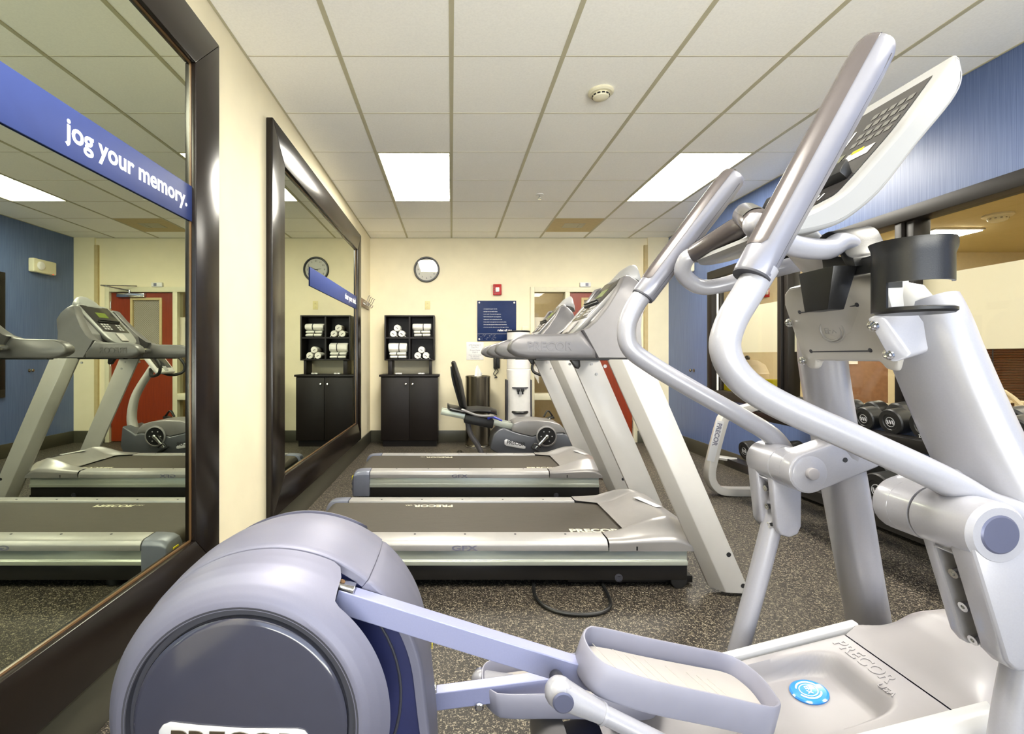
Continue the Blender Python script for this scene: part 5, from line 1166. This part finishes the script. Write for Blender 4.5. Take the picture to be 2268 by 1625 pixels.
# connecting links with their ball joints
def link(p0, p1, yoff, hole):
    d = (p1 - p0).normalized()
    l = MB(); l.ball(p0, 0.028, 1, 0.9, 1); l.tube([p0, p0 + d * 0.035, p0 + d * 0.085], [0.027, 0.023, 0.018], raw=True, seg=18, cap='flat'); lk = l.build('ball_joint', 'silver_light', E, ang=60)
    MB().tube([p0 + d * 0.08, p1], 0.0165, raw=True, seg=16, cap='flat').build('link_rod', 'silver_light', E)
    MB().lathe([(0.019, 0.026 if yoff > 0 else 0.020), (0.019, 0.0268), (0.016, 0.0285), (0.0, 0.0288)], p0, (0, -yoff, 0), seg=24).build('joint_cap', 'cap_blue_grey', lk)
    MB().cyl(p0 + d * 0.083, p0 + d * 0.088, 0.0195, seg=18).build('joint_ring', 'silver_paint', lk)
    MB().tube([p0, p0.lerp(hole, 0.6) + Vector((0, 0, 0.006)), hole], 0.0135, seg=14, cap='flat').build('joint_shaft', 'logo_dark', lk)
link(A(1240, 1533, 0.872), Vector((0.985, 0.865, 0.18)), 1, A(1231, 1498, 0.952))
link(A(1066, 1506, 1.325), Vector((0.80, 1.375, 0.22)), -1, A(1090, 1545, 1.27))

# --- front A-frame legs
def legs(side, name):
    st = [(0.962, 0.120, CAMH + 0.10), (0.967, 0.135, CAMH + 0.06), (0.98, 0.15, CAMH - 0.012), (1.02, 0.173, CAMH - 0.156), (1.085, 0.207, CAMH - 0.36), (1.166, 0.255, CAMH - 0.61), (1.23, 0.293, CAMH - 0.80), (1.34, 0.36, 0.02)]
    P = catmull([Vector((x, EY + side * h, z)) for x, h, z in st], 5)
    major = Vector((0.60, -0.80 * side, 0)) if side > 0 else Vector((0.60, 0.80, 0))
    major = Vector((0.28, 0.96 * side, 0)); rings = []
    for k, p in enumerate(P):
        d = (P[min(k + 1, len(P) - 1)] - P[max(k - 1, 0)]).normalized(); e1 = (major - d * major.dot(d)).normalized(); e2 = d.cross(e1)
        rings.append([p + e1 * (0.073 * math.copysign(abs(math.cos(a)) ** 0.85, math.cos(a))) + e2 * (0.046 * math.copysign(abs(math.sin(a)) ** 0.85, math.sin(a))) for a in [2 * math.pi * q / 28 for q in range(28)]])
    return MB().loft(rings).build('front_leg', 'silver_paint', E, ang=60)
legs(1, 'far'); legs(-1, 'near')
MB().tube([(1.36, EY - 0.40, 0.03), (1.36, EY + 0.40, 0.03)], 0.03, raw=True, seg=16).build('front_foot', 'tread_grey', E)
# --- head: neck block, badge plate, brackets and bolts
def lerp2(y, k): return None
pt = [(0.868, CAMH + 0.165), (0.920, CAMH - 0.012)]
def pl_pt(s, k, off=0.0):
    """point on the badge plate: s across (-1 near .. 1 far), k down 0..1, off towards the user"""
    x = pt[0][0] + (pt[1][0] - pt[0][0]) * k; z = pt[0][1] + (pt[1][1] - pt[0][1]) * k; h = 0.150
    n = Vector((-0.958, 0, -0.287)); return Vector((x, EY + s * h, z)) + n * off
b = MB()
ol = [(-0.88, 1.0), (-0.95, 0.86), (-0.98, 0.1), (-0.9, -0.04), (0.78, -0.06), (0.92, 0.0), (0.99, 0.16), (0.93, 1.0), (0.86, 1.12), (0.66, 1.12), (0.6, 1.0), (-0.55, 1.0), (-0.62, 1.1), (-0.82, 1.12)]
b.extrude([pl_pt(s, k, 0.0) for s, k in ol], (0.055, 0, 0.0165), bevel=0.012, seg=3)
pln = b.build('badge_plate', 'tread_upright', E)
for k, tilt in ((0.30, 0), (0.86, 0)):
    g0, g1 = pl_pt(-0.48, k + 0.0, 0.0005), pl_pt(0.66, k - 0.0, 0.0005)
    MB().tube([g0, g1], 0.0016, raw=True, seg=6).build('panel_seam', 'seam', pln)
    for s in (-0.48, 0.66): MB().ball(pl_pt(s, k - 0.015, -0.003), 0.0075, 0.6, 1, 1, seg=12).build('panel_screw', 'seam', pln)
u_ = Vector((0, -1, 0)); v_ = (pl_pt(0, 0) - pl_pt(0, 1)).normalized(); c = pl_pt(0.12, 0.58, 0.0005)
b = MB(); b.torus(c, 0.030, 0.0022, axis=u_.cross(v_), u=u_, seg=30, ry=0.82); b.torus(c + u_ * 0.003 + v_ * 0.002, 0.036, 0.0022, axis=u_.cross(v_), u=u_, seg=30, a0=-150, a1=100, ry=0.86)
b.text('EFX', c - v_ * 0.007 , u_, v_, 0.021, 0.0016, align='CENTER'); b.build('embossed_badge', 'tread_rail', pln)
for side in (-1, 1):
    if side < 0:
        q0, q1 = A(1932, 722, 0.957), A(1966, 786, 0.957)
        cs_ = [A(1920, 706, 0.960), A(1930, 700, 0.955), A(1952, 700, 0.945), A(1961, 706, 0.942), A(2015, 782, 0.935), A(2010, 792, 0.937), A(1985, 801, 0.948), A(1972, 801, 0.955)]
        MB().extrude(cs_, (0.060, 0, 0.018), bevel=0.004, seg=3).build('bracket_strap', 'silver_paint', E)
    else:
        q0, q1 = pl_pt(0.93, 0.42, 0.006), pl_pt(0.87, 0.98, 0.006)
    for q in (q0, q1):
        MB().lathe([(0.011, -0.004), (0.011, 0.0), (0.009, 0.001), (0.0085, 0.004), (0.005, 0.006), (0.0035, 0.006), (0.0035, 0.003), (0, 0.003)], q, (-0.958, 0, -0.287), seg=18).build('bracket_bolt', 'chrome', E)
nk = MB().loft([[(x + a * math.cos(t_), EY + b_ * math.sin(t_), z) for t_ in [2 * math.pi * q / 28 for q in range(28)]] for x, z, a, b_ in ((1.0, CAMH - 0.01, 0.05, 0.14), (0.975, CAMH + 0.04, 0.07, 0.165), (0.955, CAMH + 0.10, 0.075, 0.17), (0.935, CAMH + 0.145, 0.066, 0.155), (0.91, CAMH + 0.170, 0.045, 0.09), (0.88, CAMH + 0.195, 0.036, 0.055), (0.835, CAMH + 0.24, 0.034, 0.05), (0.79, CAMH + 0.29, 0.034, 0.06))])
nk.build('head_shell', 'tread_upright', E, ang=60)
# --- console
prof_f = [(1.003, 0.602), (0.985, 0.575), (0.9095, 0.473), (0.842, 0.394), (0.812, 0.360), (0.780, 0.328), (0.729, 0.297), (0.660, 0.268)]
prof_b = [(0.652, 0.256), (0.665, 0.244), (0.700, 0.246), (0.765, 0.262), (0.8096, 0.289), (0.862, 0.337), (0.929, 0.424), (0.998, 0.508), (1.0185, 0.553), (1.012, 0.595)]
pf = [Vector((p.x, 0, p.z)) for p in catmull([Vector((x, 0, z + CAMH)) for x, z in prof_f], 4)]
pb_ = [Vector((p.x, 0, p.z)) for p in catmull([Vector((x, 0, z + CAMH)) for x, z in prof_b], 4)]
ring0 = pf + pb_; cc = sum(ring0, Vector()) / len(ring0); yN, yF_ = EY - 0.165, EY + 0.165
# orientation of the outline decides which way is inwards
ar2 = sum(a.x * b.z - b.x * a.z for a, b in zip(ring0, ring0[1:] + ring0[:1])); CS = 1 if ar2 > 0 else -1
def cring(y, ins):
    n = len(ring0); out = []
    for k, p in enumerate(ring0):
        tg = (ring0[(k + 1) % n] - ring0[k - 1]).normalized(); out.append(Vector((p.x, y, p.z)) + Vector((-tg.z, 0, tg.x)) * ins * CS)
    return out
rings = [cring(yN, 0.008), cring(yN + 0.0015, 0.004), cring(yN + 0.006, 0.001), cring(yN + 0.010, 0.0), cring(yF_ - 0.010, 0.0), cring(yF_ - 0.006, 0.001), cring(yF_ - 0.0015, 0.004), cring(yF_, 0.008)]
b = MB().loft(rings, cap=False)
def resample(P, n):
    L = [0]
    for a, c_ in zip(P, P[1:]): L.append(L[-1] + (c_ - a).length)
    out = []
    for q in range(n + 1):
        t_ = L[-1] * q / n; i = max(k for k in range(len(L)) if L[k] <= t_ + 1e-9); i = min(i, len(P) - 2)
        out.append(P[i].lerp(P[i + 1], (t_ - L[i]) / max(1e-9, L[i + 1] - L[i])))
    return out
for R in (rings[0], rings[-1]):                    # end walls, skinned between the front and back curves
    fr_, bk = resample(R[:len(pf)], 24), resample((R[len(pf):])[::-1], 24)
    b.grid(lambda u, v: fr_[round(u * 24)].lerp(bk[round(u * 24)], v), 24, 3)
bmesh.ops.remove_doubles(b.bm, verts=b.bm.verts, dist=1e-5)
con = b.build('console', 'console_white', E, ang=55)
# recessed-looking dark face panel following the curve of the console front
face = [p for p in pf if CAMH + 0.312 < p.z < CAMH + 0.582]
def fnorm(k):
    a, b = face[max(k - 1, 0)], face[min(k + 1, len(face) - 1)]; d = (b - a).normalized(); n = Vector((-d.z, 0, d.x))
    return n if n.x < 0 else -n
def strip(ya, yb, k0, k1, off):
    def fn(u, v):
        q = k0 + (k1 - k0) * u; i = min(int(q), len(face) - 2); p = face[i].lerp(face[i + 1], q - i); n = fnorm(i)
        taper = 0.06 * smooth((u - 0.86) / 0.14) if k1 - k0 > NF * 0.9 else 0
        yy = ya + taper + (yb - ya - 2 * taper) * v
        return Vector((p.x, yy, p.z)) + n * off
    return fn
NF = len(face) - 1
dp = MB().grid(strip(EY - 0.136, EY + 0.140, 0, NF, 0.0015), 24, 6).build('display_panel', 'screen_dark', con)
MB().grid(strip(EY - 0.03, EY + 0.105, NF * 0.26, NF * 0.52, 0.0025), 8, 4).build('lcd_window', 'lcd_grey', dp)
b = MB()
for r in range(4):
    for c_ in range(5): b.grid(strip(EY - 0.124 + c_ * 0.021, EY - 0.109 + c_ * 0.021, NF * (0.07 + r * 0.045), NF * (0.095 + r * 0.045), 0.0024), 2, 2)
b.build('keypad', 'key_dark', dp)
b = MB()
for c_ in range(6): b.grid(strip(EY + 0.0 + c_ * 0.018, EY + 0.006 + c_ * 0.018, NF * 0.12, NF * 0.2, 0.0024), 2, 2)
for c_ in range(4): b.grid(strip(EY - 0.09 + c_ * 0.014, EY - 0.084 + c_ * 0.014, NF * 0.74, NF * 0.84, 0.0024), 2, 2)
b.build('printed_marks', 'white_print', dp)
MB().grid(strip(EY - 0.115, EY - 0.045, NF * 0.285, NF * 0.345, 0.0024), 4, 2).build('notice_label', 'pedal_pad', dp)
MB().grid(strip(EY - 0.085, EY - 0.055, NF * 0.275, NF * 0.295, 0.003), 2, 2).build('warning_label', 'yellow', dp)
kk = int(NF * 0.56); n = fnorm(kk); p = face[kk]; d = (face[kk + 1] - face[kk - 1]).normalized()
b = MB(); b.extrude([Vector((p.x, EY - 0.125, p.z)) + d * -0.008 , Vector((p.x, EY - 0.125, p.z)) + d * 0.008, Vector((p.x, EY - 0.125, p.z)) + d * 0.008 + n * 0.022, Vector((p.x, EY - 0.125, p.z)) - d * 0.004 + n * 0.026, Vector((p.x, EY - 0.125, p.z)) - d * 0.022 + n * 0.030, Vector((p.x, EY - 0.125, p.z)) - d * 0.022 + n * 0.026], (0, 0.25, 0), bevel=0.002)
b.build('reading_ledge', 'black_plastic', con)
kk = int(NF * 0.93); p = face[kk]; n = fnorm(kk); MB().torus(Vector((p.x, EY - 0.075, p.z)) + n * 0.0025, 0.011, 0.0016, axis=n, seg=20, ry=0.8).build('stop_ring', 'mirror_edge', con)
kk = NF; p = face[kk]; n = fnorm(kk)
MB().box(-0.045, 0.02, -0.05, 0.05, 0, 0.014, bevel=0.01, seg=3, M=Matrix.Translation(Vector((p.x - 0.006, EY - 0.01, p.z - 0.006))) @ Matrix.Rotation(math.radians(-28), 4, 'Y')).build('grip_pad', 'rail_white', con)
# --- fixed handlebars with rubber grips
def bar(pts, g0, g1):
    hb = MB().tube(pts, 0.0212, seg=18, n=8).build('fixed_handlebar', 'silver_light', E, ang=60)
    d = (g1 - g0).normalized()
    g = MB().tube([g0, g0 + d * 0.004, g1 - d * 0.012, g1], [0.0245, 0.0262, 0.027, 0.022], raw=True, seg=20).build('rubber_grip', 'grip_grey', hb)
    u = d.cross(Vector((0, 0, 1))).normalized(); w_ = u.cross(d)
    if w_.z < 0: w_ = -w_
    sec = []
    for s, k in ((0.02, 0.5), (0.035, 1), (0.5, 1), (0.85, 1), (0.93, 0.4)):
        c = g0.lerp(g1, s); sec.append([c + (w_ * math.cos(a) + u * math.sin(a)) * 0.0278 for a in [0.7 * k * (q / 6 - 1) - 0.35 for q in range(13)]])
    MB().loft(sec, closed=False).build('pulse_plate', 'chrome', g)
gf0, gf1 = A(1540, 562, 1.285), A(1643, 500, 1.13)
bar([(0.955, EY + 0.10, CAMH + 0.20), A(1830, 574, 1.215), A(1700, 601, 1.28), A(1600, 631, 1.315), A(1548, 634, 1.325), A(1513, 606, 1.315), A(1520, 574, 1.295), gf0.lerp(gf1, 0.02), gf0.lerp(gf1, 0.5)], gf0, gf1)
gn0, gn1 = A(1676, 492, 0.945), Vector((0.672, 1.09, CAMH + 0.325))
bar([(0.945, EY - 0.06, CAMH + 0.19), A(1872, 540, 0.99), A(1830, 552, 0.975), A(1760, 545, 0.96), A(1700, 522, 0.945), A(1672, 500, 0.94), gn0.lerp(gn1, 0.05), gn0.lerp(gn1, 0.5)], gn0, gn1)

# --- base: ramp with its two rails, floor tray with badge, front hood
sl = math.tan(math.radians(14.3)); rz = lambda x: 0.481 + (x - 1.09) * sl          # top of the rails
XR0, XR1 = 0.24, 1.075
def rail(side):
    y0 = EY + side * (0.147 if side > 0 else 0.152); lift = 0.0 if side > 0 else 0.016
    prof = [(0.0, -0.07), (0.0, -0.004), (0.004, 0.0), (0.020, 0.0), (0.030, -0.003), (0.042, -0.010), (0.052, -0.022), (0.058, -0.040), (0.058, -0.07)] if side < 0 else [(0.0, -0.05), (0.0, -0.003), (0.003, 0.0), (0.020, 0.0), (0.026, -0.004), (0.028, -0.05)]
    rings = [[Vector((x - 0.035 * (x > 1) * (d / 0.058 if side < 0 else 0), y0 + side * d, rz(x) + z + lift)) for d, z in prof] for x in (XR0, XR1)]
    MB().loft(rings, bevel=0.002).build('ramp_rail', 'rail_white', E)
rail(-1); rail(1)
def dz(x): return rz(x) - 0.012                                                     # tray surface just under the rails
RC, RH = (0.80, -0.01), (0.125, 0.085)                                              # recess centre and half size (x, y)
def tray(u, v):
    x = 0.36 + (1.028 - 0.36) * u; y = -0.128 + 0.266 * v
    qx, qy = abs(x - 0.675) / 0.285, abs(y - 0.005) / 0.110
    rr_ = (qx ** 5 + qy ** 5) ** 0.2
    dep = 0.048 * smooth((1.05 - rr_) / 0.13) * (1 if x > 0.3 else 1.0)
    return Vector((x, EY + y, dz(x) - dep))
MB().grid(tray, 90, 60).build('ramp_tray', 'warm_plastic', E, ang=60)
nrm = Vector((-math.sin(math.radians(14.3)), 0, math.cos(math.radians(14.3)))); fw = Vector((nrm.z, 0, -nrm.x))
bc = A(1792, 1530, 1.158); bc = Vector((bc.x, bc.y, dz(bc.x) - 0.0475))
bd = MB().lathe([(0.0, 0.0), (0.040, 0.0), (0.040, 0.003), (0.036, 0.0055), (0.0, 0.007)], bc, nrm, seg=40).build('round_badge', 'badge_blue', E)
rt = Vector((0.0, -1.0, 0)); up_ = fw
rt = (fw * -0.25 + Vector((0, -1, 0))).normalized(); up_ = nrm.cross(rt).normalized()
b = MB(); b.torus(bc + nrm * 0.0066, 0.019, 0.001, axis=nrm, seg=30); b.torus(bc + nrm * 0.0064 + rt * 0.002 , 0.0245, 0.002, axis=nrm, u=rt, seg=30, a0=-60, a1=75); b.torus(bc + nrm * 0.0064 - rt * 0.002, 0.0245, 0.002, axis=nrm, u=rt, seg=30, a0=120, a1=255)
b.text('EFX', bc + nrm * 0.0074 - up_ * 0.005, rt, up_, 0.0155, 0.0006, bold=0.01, align='CENTER'); b.build('badge_print', 'white_print', bd)
# embossed maker's name across the tray in front of the recess
tp = Vector((0.985, EY + 0.122, dz(0.985) + 0.0005)); 
b = MB(); b.text('PRECOR', tp, (0, -1, 0), fw, 0.042, 0.0014, bold=0.025, wide=0.98); b.text('USA', tp + Vector((0, -0.150, 0)) - fw * 0.022, (0, -1, 0), fw, 0.02, 0.0012, wide=1.1)
b.build('embossed_name', 'warm_plastic', E)
# hood in front of the tray
hz_tab = [(1.031, 0.4545), (1.055, 0.468), (1.09, 0.497), (1.13, 0.528), (1.18, 0.556), (1.24, 0.565), (1.31, 0.538), (1.37, 0.46), (1.40, 0.36), (1.41, 0.22)]
hw_tab = [(1.031, 0.140), (1.06, 0.150), (1.10, 0.166), (1.15, 0.178), (1.2, 0.182), (1.3, 0.165), (1.37, 0.12), (1.41, 0.07)]
def hood_(u, v):
    x = 1.031 + (1.41 - 1.031) * u; H = interp(hz_tab, x); Wd = interp(hw_tab, x); a = math.pi * (1 - v)
    c_ = math.copysign(abs(math.cos(a)) ** 0.72, math.cos(a)); s_ = abs(math.sin(a)) ** 0.62
    base_ = H - 0.03 - 0.30 * smooth((x - 1.05) / 0.10) if x < 1.15 else 0.20
    flat_ = 1 - smooth((x - 1.031) / 0.12)
    s2 = s_ * (1 - flat_) + min(1.0, s_ * 2.2) * flat_
    return Vector((x, EY + Wd * c_, base_ + (H - base_) * s2))
MB().grid(hood_, 44, 48).build('front_hood', 'warm_plastic', E, ang=60)
# dark body of the base between and below the rails
def side_pts(k): return [(XR0 + 0.03, rz(XR0) - 0.06), (XR1 + 0.02, rz(XR1) - 0.06), (1.16, 0.40), (1.30, 0.34), (1.38, 0.2), (1.36, 0.07), (0.30, 0.07), (XR0 + 0.0, 0.12)]
MB().prism(side_pts(0), EY - 0.185, EY + 0.165, bevel=0.012).build('base_shell', 'inner_navy', E)
b = MB().loft([[(XR0 - 0.03 + 0.07 * (1 - math.sin(a)) * 1.0, EY + y, rz(XR0) - 0.075 + 0.075 * math.cos(a) * 1.0 - 0.0) for a in [math.pi * q / 12 for q in range(13)]] for y in (-0.19, -0.185, 0.165, 0.17)]); b.build('base_nose', 'tread_grey', E)

# --- black accessory holder clipped to the near fixed handlebar
H = thing('cup_holder', (0.82, 0.95, CAMH + 0.1), 'black plastic clip-on cup holder with side pouch on the elliptical handlebar', 'cup holder')
hx0, hx1 = 0.80, 0.865
def HP(px, py, X=0.815):
    Y = X * F / (px - 1000); return Vector((X, Y, CAMH + (790 - py) / F * Y))
saddle = [(1818, 563), (1826, 533), (1840, 517), (1857, 513), (1872, 524), (1882, 546), (1892, 565), (1906, 571)]
sp = catmull([HP(*p) for p in saddle], 3); inn = [HP(1912, 590), HP(1890, 590), HP(1876, 566), HP(1866, 541), HP(1855, 530), HP(1842, 534), HP(1834, 548), HP(1831, 566)]
b = MB().extrude([Vector((hx0, p.y, p.z)) for p in sp] + [Vector((hx0, p.y, p.z)) for p in inn], (0.085, 0, 0.012), bevel=0.0025); b.build('saddle_hook', 'black_plastic', H)
plate = [(1818, 560), (1834, 566), (1878, 570), (1892, 572), (1906, 574), (1940, 563), (1975, 553), (1990, 560), (1985, 600), (1950, 600), (1900, 608), (1860, 618), (1826, 626)]
b = MB().extrude([HP(*p) for p in plate], (0.008, 0, 0), bevel=0.002); b.build('bridge_plate', 'black_plastic', H)
b = MB().extrude([HP(1905, 572) , HP(1980, 551), HP(1980, 557), HP(1905, 578)], (0.06, 0, 0.0), bevel=0.002); b.build('top_flange', 'black_plastic', H)
# cup ring: open C-shaped band, stem and round base
cc = Vector((0.850, 0.880, 0)); zt, zb = CAMH + 0.212, CAMH + 0.135
def cupband(u, v):
    a = math.radians(130 - 395 * 0 + 150 + (u - 0) * -0 ) if False else math.radians(60 + 265 * u)
    lip = 0.004 * smooth((v - 0.9) / 0.1)
    z = zb + (zt - zb) * v; r = 0.057 + lip
    return Vector((cc.x + r * math.cos(a), cc.y + r * math.sin(a), z - 0.018 * smooth((u - 0.9) / 0.1) * (v > 0.5)))
def shell_grid(fn, nu, nv, th):
    def outer(u, v): return fn(u, v)
    b = bmesh.new(); 
    g = MB()
    P = [[fn(i / nu, j / nv) for j in range(nv + 1)] for i in range(nu + 1)]
    loops = []
    for i in range(nu + 1):
        o = P[i]; inn = []
        for p in o:
            r = Vector((p.x - cc.x, p.y - cc.y, 0)); r.normalize(); inn.append(p - r * th)
        loops.append(o + inn[::-1])
    return g.loft(loops, bevel=0)
shell_grid(cupband, 40, 6, 0.005).build('cup_ring', 'black_plastic', H, ang=50)
zd = CAMH + 0.083
b = MB().lathe([(0.0, -0.004), (0.053, -0.004), (0.057, 0.0), (0.057, 0.005), (0.053, 0.007), (0.050, 0.003), (0.022, 0.003), (0.018, 0.0), (0.0, 0.0)], (cc.x, cc.y - 0.005, zd), (0.0, 0, 1), seg=40); b.build('cup_base', 'black_plastic', H)
def stem(u, v):
    a = math.radians(128 + 62 * u); z = zd + (zb + 0.01 - zd) * v; return Vector((cc.x + 0.057 * math.cos(a), cc.y + 0.057 * math.sin(a), z))
shell_grid(stem, 10, 6, 0.005).build('cup_stem', 'black_plastic', H, ang=50)
# pouch
def PP(px, py, X): return HP(px, py, X)
top = [(1779, 592), (1826, 580), (1882, 606), (1850, 622)]
y0, y1 = 0.965, 1.06; b = MB()
def sq(x0, x1, ya, yb, z): return [Vector((x0, ya, z)), Vector((x1, ya, z)), Vector((x1, yb, z)), Vector((x0, yb, z))]
o = [sq(0.778, 0.812, 0.985, 1.05, CAMH + 0.098), sq(0.766, 0.814, 0.955, 1.052, CAMH + 0.183), sq(0.769, 0.811, 0.958, 1.049, CAMH + 0.183), sq(0.781, 0.809, 0.988, 1.047, CAMH + 0.102)]
b.loft(o, bevel=0.0015); b.build('pouch', 'black_plastic', H)
